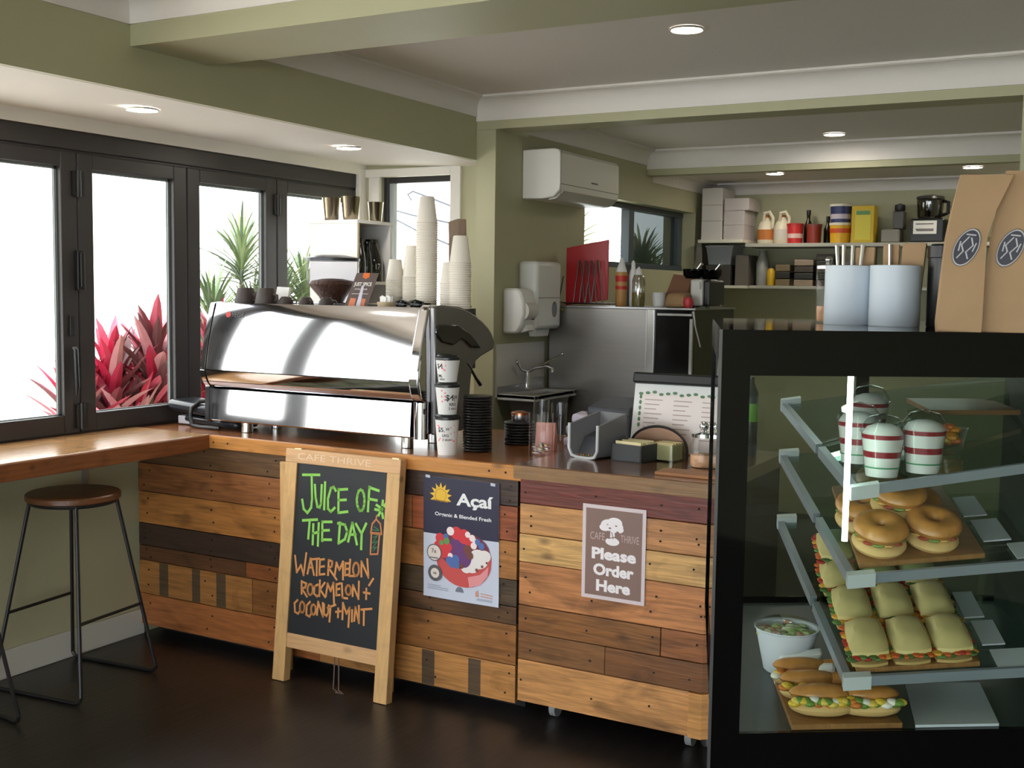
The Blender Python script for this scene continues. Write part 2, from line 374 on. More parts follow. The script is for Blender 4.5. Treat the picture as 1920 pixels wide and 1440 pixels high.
# ================================================================ garden outside the windows
def blades(mb, base, n, length, width, tilt, cols, curl=.5, seed=0, rise=0.0, folded=False):
    rnd = random.Random(seed)
    for i in range(n):
        a = i*2.39996 + rnd.uniform(-.3,.3); f = (i+.5)/n
        el = math.radians(rnd.uniform(tilt[0], tilt[1])*(1-f)+f*tilt[2]*rnd.uniform(.92,1.06))
        L = length*rnd.uniform(.72,1.05); w = width*rnd.uniform(.75,1.1); mb.cur = rnd.choice(cols)
        h = Vector((math.cos(a), math.sin(a), 0)); side = Vector((-math.sin(a), math.cos(a), 0))
        p = Vector(base) + Vector((0,0,rise*f)); vs = []; fs = []; m = 7; e = el
        for k in range(m+1):
            t = k/m; ww = w*(math.sin(math.pi*min(1,.14+t*.86))**.7)*(1 if k < m else 0)+.0015
            up = -h*math.sin(e)+Vector((0,0,math.cos(e)))
            vs += [p-side*ww/2+up*ww*.14, p-up*ww*.05, p+side*ww/2+up*ww*.14]
            p = p + (h*math.cos(e)+Vector((0,0,math.sin(e))))*L/m; e -= curl*rnd.uniform(.5,1.3)/m
        for k in range(m): fs += [(3*k,3*k+1,3*k+4,3*k+3), (3*k+1,3*k+2,3*k+5,3*k+4)]
        mb.add(vs, fs)
    mb.cur = None
leaf_red = M('red_leaf', (170,40,70), .45, tint=True, noise=.12, nscale=14)
leaf_green = M('green_leaf', (110,135,70), .5, tint=True, noise=.12, nscale=14)
bark = M('bark', (120,100,78), .9, noise=.2, nscale=12)
RED = [(186,34,70),(140,34,58),(206,90,112),(96,58,60),(184,128,132),(112,50,56),(160,30,60)]
GRN = [(96,116,66),(80,100,58),(122,136,92),(72,88,66),(92,112,80)]
def plant(name, label, x, y, heads, cols, mat, length, width, tilt, curl, cat, group, seed):
    t = thing(name, label, cat, (x,y,-.1), 0, group)
    st = MB(); fo = MB()
    for k, (dx, dy, z) in enumerate(heads):
        st.tube([(x,y,-.1),(x+dx*.5,y+dy*.5,z*.5),(x+dx,y+dy,z)], [.025,.02,.014], 7)
        blades(fo, (x+dx,y+dy,z-.12), 40 if width > .05 else 96, length, width, tilt, cols, curl, seed+k, rise=.18)
    st.build('stem', bark, t, smooth=True); fo.build('foliage', mat, t, smooth=True, flat=True)
    return t
cg = 'crimson leaved cordylines outside the windows'
plant('cordyline', 'crimson broad leaved cordyline outside the second window pane, left clump', -5.0, 4.42, [(0,0,.92),(.10,.22,1.02),(-.1,-.12,.78),(.05,.1,.66),(-.05,.30,.9)], RED, leaf_red, .46, .07, (28,58,86), .55, 'plant', cg, 11)
plant('cordyline', 'crimson cordyline outside behind the frame post left of the coffee machine', -5.05, 4.86, [(0,0,.86),(.08,.16,.72),(-.1,.05,.98)], RED, leaf_red, .44, .066, (22,55,85), .6, 'plant', cg, 23)
plant('cordyline', 'crimson cordyline outside the third pane, seen just beside the machine end', -5.0, 5.22, [(0,0,1.08),(.05,.14,.86)], RED, leaf_red, .42, .066, (22,55,85), .6, 'plant', cg, 31)
dg = 'green spiky dracaenas outside the windows'
plant('dracaena', 'tall green spiky dracaena outside the third pane, its top above the others', -5.5, 6.0, [(0,0,1.70),(.1,.25,1.42),(.02,.1,1.25),(.1,-.08,1.05)], GRN, leaf_green, .44, .024, (-10,30,86), .7, 'plant', dg, 41)
plant('dracaena', 'short green spiky dracaena outside the third pane, left behind the mugs', -5.4, 5.62, [(0,0,1.30),(.05,-.1,1.05),(.06,.2,.95)], GRN, leaf_green, .44, .024, (-10,30,86), .7, 'plant', dg, 52)
plant('dracaena', 'green spiky dracaena outside the fourth pane, behind the grinder hopper', -5.4, 6.55, [(0,0,1.46),(.1,.2,1.36),(0,-.25,1.3),(.1,-.1,1.1)], GRN, leaf_green, .44, .024, (-10,30,86), .7, 'plant', dg, 63)
plant('dracaena', 'pale green dracaena outside the bay end window behind the paper cups', -3.95, 7.3, [(0,0,1.72),(.25,.1,1.88)], [(160,176,110),(180,180,120),(130,150,90)], leaf_green, .40, .03, (-10,30,86), .7, 'plant', dg, 74)
plant('dracaena', 'grey green dracaena outside the screened kitchen pane', -4.3, 10.2, [(0,0,1.72),(.1,.1,1.5)], GRN, leaf_green, .5, .035, (-10,30,86), .7, 'plant', dg, 85)
t = thing('garden_shrub', 'yellow green shrub outside the clear kitchen pane', 'plant', (-4.6,9.0,-.1))
fo = MB()
for k in range(9): blades(fo, (-4.6+random.uniform(-.3,.3),9.0+random.uniform(-.5,.4),1.2+random.uniform(0,.45)), 16, .3, .06, (-20,40,80), [(214,186,110),(190,180,96),(226,200,140)], .8, 90+k, .1)
MB().tube([(-4.6,9.0,-.1),(-4.6,9.0,1.4)], [.05,.03], 8).build('stem', bark, t, smooth=True)
fo.build('foliage', leaf_green, t, smooth=True, flat=True)
wl = MB()
wl.tube([(-4.62,6.5,2.118),(-4.42,6.5,2.07),(-4.0,6.5,1.99),(-3.7,6.5,1.9),(-3.6,6.5,0)], .007, 6).tube([(-4.62,6.5,2.07),(-4.35,6.5,1.95),(-3.9,6.5,1.79),(-3.7,6.5,1.70)], .007, 6)
wl.tube([(-4.43,6.5,2.17),(-4.46,6.5,2.21),(-4.42,6.5,2.23),(-4.3,6.5,2.19),(-4.1,6.5,2.12),(-3.85,6.5,2.02),(-3.7,6.5,1.9)], .007, 6)
tag(wl.build('airing_rack', M('dark_wire', (82,84,92), .5, .6), smooth=True), 'looped dark wire airing rack outside the bay end window', 'rack')

# ================================================================ window bench and bar stools
bench_top = wood('bench_timber', (186,140,92), .22, stretch=(22,1.2,22), amount=.22, stain=.18, coat=.4)
bench_edge = wood('bench_edge_timber', (138,80,44), .4, stretch=(22,1.2,22), amount=.25, stain=.3)
t = thing('window_bench', 'long honey timber bench top fixed under the bifold windows', 'bench', (-3.7,1.5,.885))
MB().box(-3.93,-3.487,-2.6,3.597,.905,.945).build('bench_top', bench_top, t, bevel=.003)
MB().box(-3.503,-3.483,-2.6,3.597,.878,.941).build('front_edge', bench_edge, t, bevel=.003, label='red brown timber edging strip')
for y in (.9, 2.1, 3.30):
    MB().box(-3.934,-3.926,y,y+.035,.70,.905).box(-3.93,-3.62,y,y+.035,.895,.905).lathe([(.004,0),(.004,.003)], (-3.924,y+.017,.82), 8).build('bracket', M('grey_bracket', (150,146,138), .5), t)
seat_m = wood('stool_seat_timber', (112,70,42), .35, stretch=(1.4,20,20), amount=.25, stain=.2)
def stool(loc, rz, label):
    x, y = loc
    t = thing('bar_stool', label, 'stool', (0,0,0), 0, 'bar stools at the window bench')
    R = .178
    MB().lathe([(.0001,.735),(R-.004,.735),(R,.739),(R,.757),(R-.006,.762),(.0001,.763)], (0,0,0), 40).build('seat', seat_m, t, smooth=True, label='round brown timber seat')
    MB().tube([(.160*math.cos(a*math.pi/16), .160*math.sin(a*math.pi/16), .728) for a in range(32)], .008, 8, closed=True).build('seat_ring', blackm, t, smooth=True)
    fx, fy = .222, .208; tx, ty = .118, .108
    for sx in (-1, 1):
        for sy in (-1, 1):
            MB().tube([(sx*tx,sy*ty,.728),(sx*(fx-.002),sy*(fy-.002),.03)], .0075, 8).build('leg', blackm, t, smooth=True)
        k = .42
        q = .728-(.728-.03)*.62; f = (.728-q)/.698; xx = tx+(fx-tx)*f; yy = ty+(fy-ty)*f
        MB().tube([(sx*xx,-yy,q),(sx*xx,yy,q)], .0065, 8).build('footrest', blackm, t, smooth=True)
    for sy in (-1, 1):
        pts = [(-(fx-.002),sy*(fy-.002),.03),(-(fx-.012),sy*fy,.012),(-(fx-.03),sy*fy,.0075),((fx-.03),sy*fy,.0075),((fx-.012),sy*fy,.012),((fx-.002),sy*(fy-.002),.03)]
        MB().tube(pts, .0075, 8).build('sled_foot', blackm, t, smooth=True)
    return t
s0 = stool((0,0), 0, 'black wire framed bar stool with round brown seat, whole in view under the window bench')
s0.location = (-3.665,3.04,0); s0.rotation_euler = (0,0,math.radians(6))
dup(s0, (-3.70,2.43,0), math.radians(-4), 'black wire framed bar stool cut off by the left border, only its legs in view')

# ================================================================ service counter, countertop, order cart
plank = wood('reclaimed_planks', (150,95,50), .42, tint=True, amount=.34, stain=.5)
def plank_rows(mb, rows, y0, y1):
    for z0, z1, segs in rows:
        for x0, x1, col, dy in segs:
            mb.cur = col; mb.box(x0+.0012, x1-.0012, y0-dy, y1, z0+.0016, z1-.0016)
    mb.cur = None
cl = MB()
rows = [(.786,.885,[(-3.93,-2.75,(98,70,44),.002),(-2.75,-1.985,(66,46,36),.001)]),
        (.657,.786,[(-3.93,-2.45,(146,92,52),.003),(-2.45,-1.985,(160,84,46),.002)]),
        (.512,.657,[(-3.93,-3.0,(176,116,58),.001),(-3.0,-1.985,(168,112,58),.003)]),
        (.412,.512,[(-3.93,-2.9,(62,44,34),.002),(-2.9,-1.985,(84,66,46),.001)]),
        (.344,.412,[(-3.93,-3.3,(92,58,34),.001),(-3.3,-2.6,(134,78,40),.0),(-2.6,-1.985,(96,66,40),.002)]),
        (.192,.344,[(-3.93,-3.262,(160,108,56),.002),(-3.262,-2.62,(134,86,44),.0),(-2.62,-1.985,(150,98,50),.001)]),
        (.048,.192,[(-3.93,-2.9,(164,100,54),.001),(-2.9,-1.985,(184,128,70),.002)])]
plank_rows(cl, rows, 3.615, 3.632)
t = thing('service_counter', 'long service counter clad in mismatched reclaimed planks behind the chalkboard', 'counter', (-2.95,3.95,0))
cl.build('plank_cladding', plank, t, bevel=.0015)
MB().box(-3.925,-1.985,3.632,4.46,.048,.885).box(-3.925,-3.06,4.46,5.2,.048,.885).build('carcass', M('dark_carcass', (52,40,32), .7), t)
MB().box(-3.9,-2.0,3.72,4.4,0,.05).build('kickboard', M('kick_black', (24,22,21), .7), t)
stain_m = wood('pallet_stain', (84,66,44), .5); nail_m = M('nail_dark', (28,20,16), .8)
for a, b, z0, z1 in ((-3.804,-3.751,.196,.341),(-3.606,-3.560,.196,.341),(-3.464,-3.411,.196,.341),(-2.399,-2.342,.052,.188),(-2.189,-2.135,.052,.188)):
    MB().box(a,b,3.6122,3.614,z0,z1).build('pallet_mark', stain_m, t, label='dark worn band across the plank')
rn = random.Random(3)
def nails(pts, y, parent, name='nail_head', r=.0042):
    first = None
    for x, z in pts:
        if first is None:
            first = MB().prism(arc(x,z,r,0,360,8)[:-1],'y',y,y+.0018).build(name, nail_m, parent); x0, z0 = x, z
        else:
            o = first.copy(); COL.objects.link(o); o.parent = parent; o.location = (x-x0,0,z-z0); ROOT[o.name] = ROOT[parent.name]
pts = []
for z0, z1, segs in rows:
    for x in (-3.88,-3.50,-3.16,-2.62,-2.36,-2.03):
        for q in (.28,.74): pts.append((x+rn.uniform(-.03,.03), z0+(z1-z0)*q+rn.uniform(-.008,.008)))
nails(pts, 3.6108, t)
top_m = wood('countertop_timber', (150,92,50), .24, stretch=(1.3,20,20), amount=.28, stain=.35, coat=.5)
edge_m = wood('counter_edge_timber', (196,132,66), .38, stretch=(1.2,24,24), amount=.2, stain=.25)
t = thing('countertop', 'polished brown timber countertop of the service counter under the coffee machine', 'countertop', (-2.95,4.0,.885))
MB().box(-3.93,-1.965,3.618,4.5,.885,.94).box(-3.93,-3.05,4.5,5.2,.885,.94).build('worktop', top_m, t, bevel=.002)
MB().box(-3.485,-1.965,3.598,3.618,.885,.94).build('front_edge', edge_m, t, bevel=.002, label='pale orange timber nosing')
nails([(x,.912) for x in (-3.46,-3.38,-2.10,-2.03)], 3.5965, t, 'screw_hole')
# order cart
t = thing('order_cart', 'plank fronted order cart on castors with the order sign on its front', 'cart', (-1.58,3.9,0))
cl = MB()
plank_rows(cl, [(.816,.905,[(-1.945,-1.232,(112,50,38),.002)]),(.706,.816,[(-1.945,-1.6,(190,136,82),.001),(-1.6,-1.232,(184,128,78),.002)]),
    (.603,.706,[(-1.945,-1.232,(206,160,98),.003)]),(.445,.603,[(-1.945,-1.232,(188,124,74),.001)]),
    (.346,.445,[(-1.945,-1.395,(134,86,42),.002),(-1.395,-1.232,(146,90,48),.0)]),(.245,.346,[(-1.945,-1.6,(126,84,46),.001),(-1.6,-1.232,(120,76,40),.002)]),
    (.088,.245,[(-1.945,-1.288,(194,138,82),.002),(-1.288,-1.232,(196,140,78),.012)])], 3.556, 3.572)
cl.build('plank_cladding', plank, t, bevel=.0015)
MB().box(-1.94,-1.235,3.572,4.36,.10,.905).build('carcass', M('dark_carcass', (52,40,32), .7), t)
MB().box(-1.958,-1.222,3.532,4.40,.907,.957).build('cart_top', wood('cart_top_timber', (112,72,46), .16, stretch=(1.3,20,20), amount=.25, stain=.3, coat=.8), t, bevel=.003, label='dark glossy brown timber top')
MB().box(-1.958,-1.222,3.526,3.532,.907,.955).build('top_edge', wood('cart_edge_timber', (138,102,64), .4, amount=.2), t, bevel=.001)
for x, y in ((-1.86,3.70),(-1.33,3.70),(-1.86,4.25),(-1.33,4.25)):
    c = MB().prism(arc(y,.035,.035,0,360,20)[:-1],'x',x-.012,x+.012).build('castor', M('castor_grey', (150,150,148), .4), t, smooth=True)
    MB().box(x-.018,x+.018,y-.016,y+.016,.06,.102).build('castor_fork', satin, c)
nails([(x+rn.uniform(-.02,.02),z+rn.uniform(-.01,.01)) for x in (-1.91,-1.66,-1.42,-1.27) for z in (.86,.77,.74,.655,.50,.55,.40,.29,.16)], 3.5515, t)
# ================================================================ espresso machine
MX0, MX1 = -3.585, -2.515
t = thing('espresso_machine', 'large polished chrome espresso machine standing on the counter', 'coffee machine', (-3.03,3.95,.94))
mirror = M('mirror_steel', (236,236,240), .085, 1)
smoke = M('dark_chrome', (124,122,122), .24, .55)
up = [(3.775,1.503),(3.757,1.502),(3.751,1.496),(3.7335,1.44),(3.7175,1.38),(3.704,1.32),(3.693,1.26),(3.686,1.213)]
MB().prism(up+[(3.80,1.213),(3.80,1.49)],'x',MX0,MX1).build('upper_panel', mirror, t, smooth=True, ang=30)
lo = [(3.684,1.209),(3.690,1.18),(3.702,1.155),(3.718,1.138)]
MB().prism(lo+[(3.80,1.138),(3.80,1.209)],'x',MX0,MX1).build('curved_skirt', mirror, t, smooth=True, ang=30)
MB().prism([(3.726,1.132),(3.716,1.127),(3.705,.994),(3.711,.988),(3.80,.988),(3.80,1.132)],'x',MX0+.01,MX1-.012).build('lower_panel', mirror, t, smooth=True, ang=30)
MB().box(MX0,MX1,3.79,4.02,.992,1.24).box(MX0,MX1,3.79,4.18,1.24,1.495).build('body', M('body_steel', (96,96,98), .3, 1), t)
prof = [(q[0]-.006, q[1]) for q in up+lo]+[(3.708,1.128),(3.706,.99),(3.73,.978),(3.80,.978),(3.80,1.506)]
MB().prism(prof,'x',MX0-.028,MX0-.004).build('end_strip', chrome, t, smooth=True, ang=30, label='bright chrome left end strip')
MB().prism([(y+.012,z) for y,z in prof],'x',MX0-.012,MX0+.006).build('shadow_gap', black, t)
pr2 = [(3.76,1.512),(3.738,1.50),(3.716,1.43),(3.692,1.35),(3.672,1.27),(3.668,1.21),(3.682,1.165),(3.70,1.14),(3.74,1.125),(3.80,1.125),(3.80,1.512)]
MB().prism(pr2,'x',MX1+.002,MX1+.052).build('end_cap', chrome, t, smooth=True, ang=30, bevel=.008, label='rounded chrome right end cap')
MB().cyl((MX1+.022,3.735,.985),(MX1+.022,3.735,1.13),.030,n=24).build('corner_post', chrome, t, smooth=True)
side = [(3.745,1.508),(3.80,1.513),(3.93,1.505),(3.99,1.492),(4.05,1.471),(4.11,1.443),(4.16,1.414),(4.19,1.388),(4.21,1.356),(4.208,1.336),(4.196,1.322),(4.10,1.297),(4.06,1.28),(4.032,1.252),(4.02,1.20),(4.01,1.12),(4.01,1.0),(3.76,1.0)]
MB().prism(side,'x',MX1+.048,MX1+.078).build('side_panel', smoke, t, smooth=True, ang=40, bevel=.008, label='smoky dark chrome side panel')
gr = [(3.742,1.40),(3.745,1.428),(3.772,1.438),(3.898,1.436),(3.993,1.399),(4.05,1.362),(4.09,1.333),(4.007,1.337),(3.964,1.362),(3.924,1.375),(3.895,1.362),(3.864,1.352),(3.785,1.367)]
MB().prism(gr,'x',MX1+.075,MX1+.088).build('side_scoop', M('scoop_chrome', (84,84,88), .10, .9), t, smooth=True, bevel=.006)
st = MB()
for x in (-3.426,-2.58):
    for y in (3.768, 3.96): st = MB().lathe([(.022,.0),(.025,.002),(.025,.055)], (x,y,.94), 24); st.build('foot', satin, t, smooth=True)
MB().tube([(-2.44,3.99,1.275),(-2.44,4.017,1.253),(-2.44,4.06,1.21),(-2.44,4.098,1.178)], [.006,.006,.006,.008], 10).build('steam_wand', black, t, smooth=True)
for x in (-3.35,-3.05,-2.75): MB().lathe([(.035,0),(.035,.09)], (x,4.1,1.15), 20).build('group_head', chrome, t, smooth=True)
MB().box(MX0+.02,MX1-.02,4.02,4.2,1.0,1.03).build('drip_tray', steel, t)
rl = MB().tube([(MX0+.02,3.86,1.502),(MX0+.02,4.175,1.502),(MX1-.02,4.175,1.502),(MX1-.02,3.86,1.502)], .005, 8)
rl.build('top_rail', chrome, t, smooth=True)
fw_ = plane((-3.462,3.7358,1.452),(1,0,0),(0,.0175,.06),.0022)
MB().text('WEGA',.012,0,.021,fw_,width=.078,bold=.01,shear=.2).build('maker_lettering', M('logo_grey', (66,62,66), .5), t, flat=True)
MB().fring(-.036,0,.006,.013,fw_,24).fell(-.036,-.001,.005,.009,fw_).build('maker_emblem', M('logo_red', (196,44,40), .5), t, flat=True)
ZT = 1.4955
# upside down paper cups on top of the machine, each cup an object
def cup_mesh(h, rt_, rb):          # opening down: rolled rim at the bottom
    return MB().lathe([(rt_-.002,.001),(rt_+.0012,.0),(rt_+.0032,.0022),(rt_+.0022,.0048),(rt_-.0002,.006),(rb,h-.004),(rb-.003,h),(rb-.006,h-.003),(.0001,h-.003)], (0,0,0), 24, caps=False)
cm = {'big': cup_mesh(.112,.0435,.030), 'small': cup_mesh(.090,.0375,.0265)}
proto = {}
def cup_stack(x, y, n, kind, pitch, where, grp):
    for i in range(n):
        if kind not in proto:
            o = cm[kind].build('paper_cup', cupw, None, smooth=True, loc=(0,0,0)); proto[kind] = o
        else:
            o = proto[kind].copy(); COL.objects.link(o)
        o.matrix_world = Matrix.Translation((x,y,ZT+pitch*i)); ROOT[o.name] = o.matrix_world
        lab = 'topmost upside-down paper cup of %s' % where if i == n-1 else 'white paper cup nested upside down in %s' % where
        tag(o, lab, 'cup', grp)
cup_stack(-2.648,4.00,37,'big',.0097,'the tallest stack on the machine','cups of the tallest stack')
cup_stack(-2.484,4.00,21,'big',.0093,'the right end stack on the machine','cups of the right end stack')
cup_stack(-2.536,4.00,12,'small',.0092,'the short stack left of the right end stack','cups of the short stack')
cup_stack(-2.806,4.00,18,'small',.0066,'the front left stack beside the brochure','cups of the front left stack')
cup_stack(-2.722,4.00,20,'small',.0066,'the stack touching the tallest one on its left','cups of the second left stack')
cup_stack(-2.782,4.095,17,'big',.0095,'the half hidden stack behind two left ones','cups of the half hidden stack')
bag = MB().hexa([(-2.60,4.10,ZT),(-2.53,4.08,ZT),(-2.52,4.13,ZT),(-2.59,4.15,ZT)],[(-2.615,4.11,1.86),(-2.555,4.09,1.87),(-2.53,4.12,1.87),(-2.60,4.135,1.85)])
tag(bag.build('paper_bag', M('old_kraft', (150,128,108), .8, noise=.15, nscale=12, bump=.4), bevel=.004), 'crumpled brown paper bag behind the tallest cup stack', 'bag')
# dark mugs and small cups on the machine top
mugm = M('dark_stoneware', (58,48,44), .55)
def mug(x, y, label):
    tt = thing('mug', label, 'mug', (x,y,ZT), 0, 'upside-down dark tumblers on the machine')
    MB().lathe([(.050,0),(.0505,.004),(.037,.067),(.034,.073),(.029,.073),(.027,.069),(.0001,.069)], (x,y,ZT), 28, caps=False).build('mug_body', mugm, tt, smooth=True)
    MB().tube([(x+.040,y,ZT+.045),(x+.062,y,ZT+.043),(x+.064,y,ZT+.022),(x+.045,y,ZT+.018)], .005, 8).build('mug_handle', mugm, tt, smooth=True)
    return tt
mug(-3.495,3.84,'dark brown tumbler turned upside down at the left end of the machine top')
mug(-3.378,3.84,'dark brown tumbler turned upside down, second from the left end of the machine top')
tag(MB().hexa([(-3.405,3.925,ZT),(-3.335,3.925,ZT),(-3.335,3.94,ZT),(-3.405,3.94,ZT)],[(-3.415,3.955,1.575),(-3.345,3.955,1.572),(-3.345,3.97,1.572),(-3.415,3.97,1.575)]).build('card', paper), 'small white card standing behind the second dark tumbler', 'card')
def demitasse(x, y, lean, label):
    tt = thing('espresso_cup', label, 'cup', (x,y,ZT), lean, 'upside-down espresso cups on the machine')
    MB().lathe([(.034,.002),(.0345,.006),(.032,.020),(.022,.036),(.017,.040),(.012,.040),(.0001,.037)], (x,y,ZT-.002), 24, caps=False).build('cup_body', mugm, tt, smooth=True)
    R = Matrix.Translation((x,y,ZT)) @ Matrix.Rotation(lean,4,'Z')
    MB().tube([R@Vector(p) for p in ((.030,0,.022),(.046,0,.026),(.052,0,.016),(.044,0,.007),(.033,0,.008))], .0035, 8).build('cup_handle', mugm, tt, smooth=True)
demitasse(-3.285,3.86,.3,'small dark espresso cup upside down right of the dark tumblers')
demitasse(-3.165,3.85,-.4,'small dark espresso cup upside down left below the grinder hopper')
demitasse(-3.055,3.85,.1,'small dark espresso cup with loop handle upside down below the grinder hopper, right')
# brochure, packet bowl, dark glasses
t = thing('brochure', 'dark leaning brochure card reading JUST SPICE on the machine top', 'brochure', (-2.88,3.86,ZT))
O_ = Vector((-2.872,3.835,ZT+.001)); U_ = Vector((.97,.24,0)).normalized(); V_ = Vector((.10,.25,1)).normalized()
fb = plane(O_,U_,V_); bk = plane(O_,U_,V_,-.003)
mb = MB(); q = [(-.068,0),(.035,0),(.052,.146),(-.046,.146)]
mb.add([fb(*p) for p in q]+[bk(*p) for p in q], [(0,1,2,3),(7,6,5,4),(0,4,5,1),(1,5,6,2),(2,6,7,3),(3,7,4,0)]); mb.build('card', M('brochure_brown', (92,76,72), .35), t)
f1 = plane(O_,U_,V_,.0012)
MB().text('JUST SPICE',-.006,.098,.015,f1,width=.078,bold=.02).text('of the Month',-.010,.077,.008,f1,width=.056).strokes([[(-.046,.056),(.025,.056)]],.0015,f1).build('lettering', paper, t, flat=True)
MB().fpoly([(-.014,.146),(.014,.146),(.015,.128),(.0,.120),(-.015,.128)],f1).build('orange_tab', M('orange_ink', (226,110,36), .5), t, flat=True)
MB().fpoly([(-.052,.002),(-.022,.002),(-.022,.036),(-.046,.038)],f1).fpoly([(.006,.002),(.02,.002),(.022,.034),(.004,.036)],f1).build('orange_picture', M('orange_photo', (214,124,84), .5), t, flat=True)
MB().fpoly([(-.016,.002),(.004,.002),(.0,.09),(-.010,.09)],f1).build('pale_picture', M('lilac_photo', (206,206,222), .5), t, flat=True)
t = thing('packet_bowl', 'small pale bowl of white packets beside the brochure', 'bowl', (-2.765,3.88,ZT))
MB().lathe([(.026,0),(.036,.004),(.040,.024),(.037,.024),(.033,.006),(.0001,.005)], (-2.765,3.88,ZT), 24, caps=False).build('bowl', M('pale_timber', (206,186,150), .5), t, smooth=True)
pk = MB()
for k in range(8):
    a = k*2.4; x, y = -2.765+.02*math.cos(a), 3.88+.02*math.sin(a)
    pk.hexa([(x-.008,y-.003,ZT+.01),(x+.008,y-.003,ZT+.01),(x+.008,y+.003,ZT+.01),(x-.008,y+.003,ZT+.01)],[(x-.012,y-.001,ZT+.04+.006*(k%3)),(x+.01,y-.001,ZT+.042+.004*(k%2)),(x+.01,y+.003,ZT+.042),(x-.012,y+.003,ZT+.04)])
pk.build('packets', paper, t)['kind'] = 'stuff'
t = thing('dark_glasses', 'folded black glasses lying in front of the cup stacks', 'glasses', (-2.58,3.82,ZT))
for s in (-1, 1):
    MB().ell((-2.60+s*.036,3.80,ZT+.017),(.030,.006,.015),18,8).build('lens', blackg, t, smooth=True)
MB().tube([(-2.668,3.806,ZT+.024),(-2.635,3.798,ZT+.034),(-2.60,3.797,ZT+.026),(-2.565,3.798,ZT+.034),(-2.532,3.806,ZT+.024)], .004, 8).build('frame', black, t, smooth=True)
MB().tube([(-2.532,3.806,ZT+.022),(-2.53,3.85,ZT+.02),(-2.64,3.872,ZT+.008)], .0035, 8).tube([(-2.668,3.806,ZT+.022),(-2.67,3.86,ZT+.02),(-2.56,3.885,ZT+.008)], .0035, 8).build('arms', black, t, smooth=True)
# grinder
gx, gy = -3.43, 4.37
t = thing('coffee_grinder', 'coffee grinder with clear hopper of beans behind the machine', 'grinder', (gx,gy,.94))
MB().box(gx-.10,gx+.10,gy-.15,gy+.15,.94,1.0).prism([(gy-.07,1.0),(gy+.12,1.0),(gy+.12,1.44),(gy-.09,1.44),(gy-.09,1.3)],'x',gx-.085,gx+.085).build('grinder_body', M('grinder_grey', (70,70,72), .35), t, bevel=.008)
MB().lathe([(.06,1.44),(.06,1.495)], (gx,gy,0), 28).build('collar', black, t, smooth=True)
MB().lathe([(.050,1.495),(.066,1.53),(.121,1.592),(.126,1.61),(.127,1.702)], (gx,gy,0), 40, caps=False).build('hopper', thin_glass('hopper_plastic', (240,240,244), ior=1.14), t, smooth=True)
MB().lathe([(.048,1.497),(.063,1.53),(.114,1.589),(.10,1.606),(.05,1.616),(.0001,1.618)], (gx,gy,0), 40).build('beans', M('coffee_beans', (98,66,52), .5, noise=.45, nscale=90, bump=1), t, smooth=True)
MB().lathe([(.131,1.700),(.131,1.714),(.126,1.716),(.06,1.729),(.0001,1.730)], (gx,gy,0), 40).build('hopper_lid', M('lid_dark', (52,54,60), .3), t, smooth=True)
# white shelf cabinet with jars, tumblers on top
t = thing('shelf_cabinet', 'white melamine cabinet with open side shelves behind the grinder', 'cabinet', (-3.605,4.75,.94))
mel = M('white_melamine', (226,225,222), .45)
x0,x1,y0,y1 = -3.755,-3.457,4.60,4.895
MB().box(x0,x1,y0,y0+.016,.94,1.895).build('front_panel', mel, t)
MB().box(x0,x1,y1-.016,y1,.94,1.895).box(x0,x0+.012,y0+.016,y1-.016,.94,1.895).build('rear_panels', mel, t)
MB().box(x0-.002,x1+.002,y0-.002,y1+.002,1.895,1.912).build('cabinet_top', mel, t, bevel=.001)
for z in (1.60,1.27,.945): MB().box(x0+.012,x1,y0+.016,y1-.016,z-.008,z+.008).build('shelf', mel, t)
MB().box(x1,x1+.001,y0,y0+.016,.94,1.895).build('edge_band', M('raw_edge', (206,192,158), .6), t)
jarb = M('black_bottle_glass', (14,14,14), .08, coat=.6)
def jar(x, y, r, h, label, mark=None):
    tt = thing('dark_jar', label, 'jar', (x,y,1.608), 0, 'dark bottles in the white cabinet')
    MB().lathe([(r*.9,0),(r,.006),(r,h*.45),(r*.86,h*.62),(r*.55,h*.84),(r*.5,h*.9),(r*.56,h*.91),(r*.56,h),(.0001,h)], (x,y,1.608), 32).build('bottle', jarb, tt, smooth=True)
    if mark:
        fn = lambda u, v: (x+(r+.0008)*math.cos(u/r-.55), y+(r+.0008)*math.sin(u/r-.55), 1.608+v)
        MB().text(mark,.012,h*.36,.028,fn,width=.026).strokes([[(-.03,h*.2),(.03,h*.2)],[(-.03,h*.36),(-.012,h*.36)]],.0018,fn).build('lettering', M('label_grey', (190,190,186), .6), tt, flat=True)
jar(-3.528,4.815,.060,.215,'big black jar lettered 17 inside the white cabinet','17')
jar(-3.492,4.665,.032,.215,'slim black bottle inside the white cabinet, left of the big jar')
jar(-3.497,4.735,.026,.20,'narrow black bottle squeezed between the slim bottle and the big jar')
tin = M('brushed_tumbler', (158,148,128), .24, 1)
def tumbler(x, y, s, label):
    o = MB().lathe([(.034*s,0),(.036*s,.004),(.047*s,.112*s),(.049*s,.115*s),(.046*s,.113*s),(.034*s,.008),(.0001,.007)], (x,y,1.912), 28, caps=False).build('tumbler', tin, smooth=True)
    tag(o, label, 'tumbler', 'metal tumblers on the white cabinet')
tumbler(-3.665,4.66,1.0,'metal tumbler on top of the white cabinet, leftmost of the front pair')
tumbler(-3.545,4.66,1.03,'metal tumbler on the cabinet corner above its pale edge band')
tumbler(-3.492,4.80,.86,'small metal tumbler at the right end of the white cabinet top')
tumbler(-3.725,4.73,.98,'metal tumbler at the back left of the cabinet top, mostly hidden')
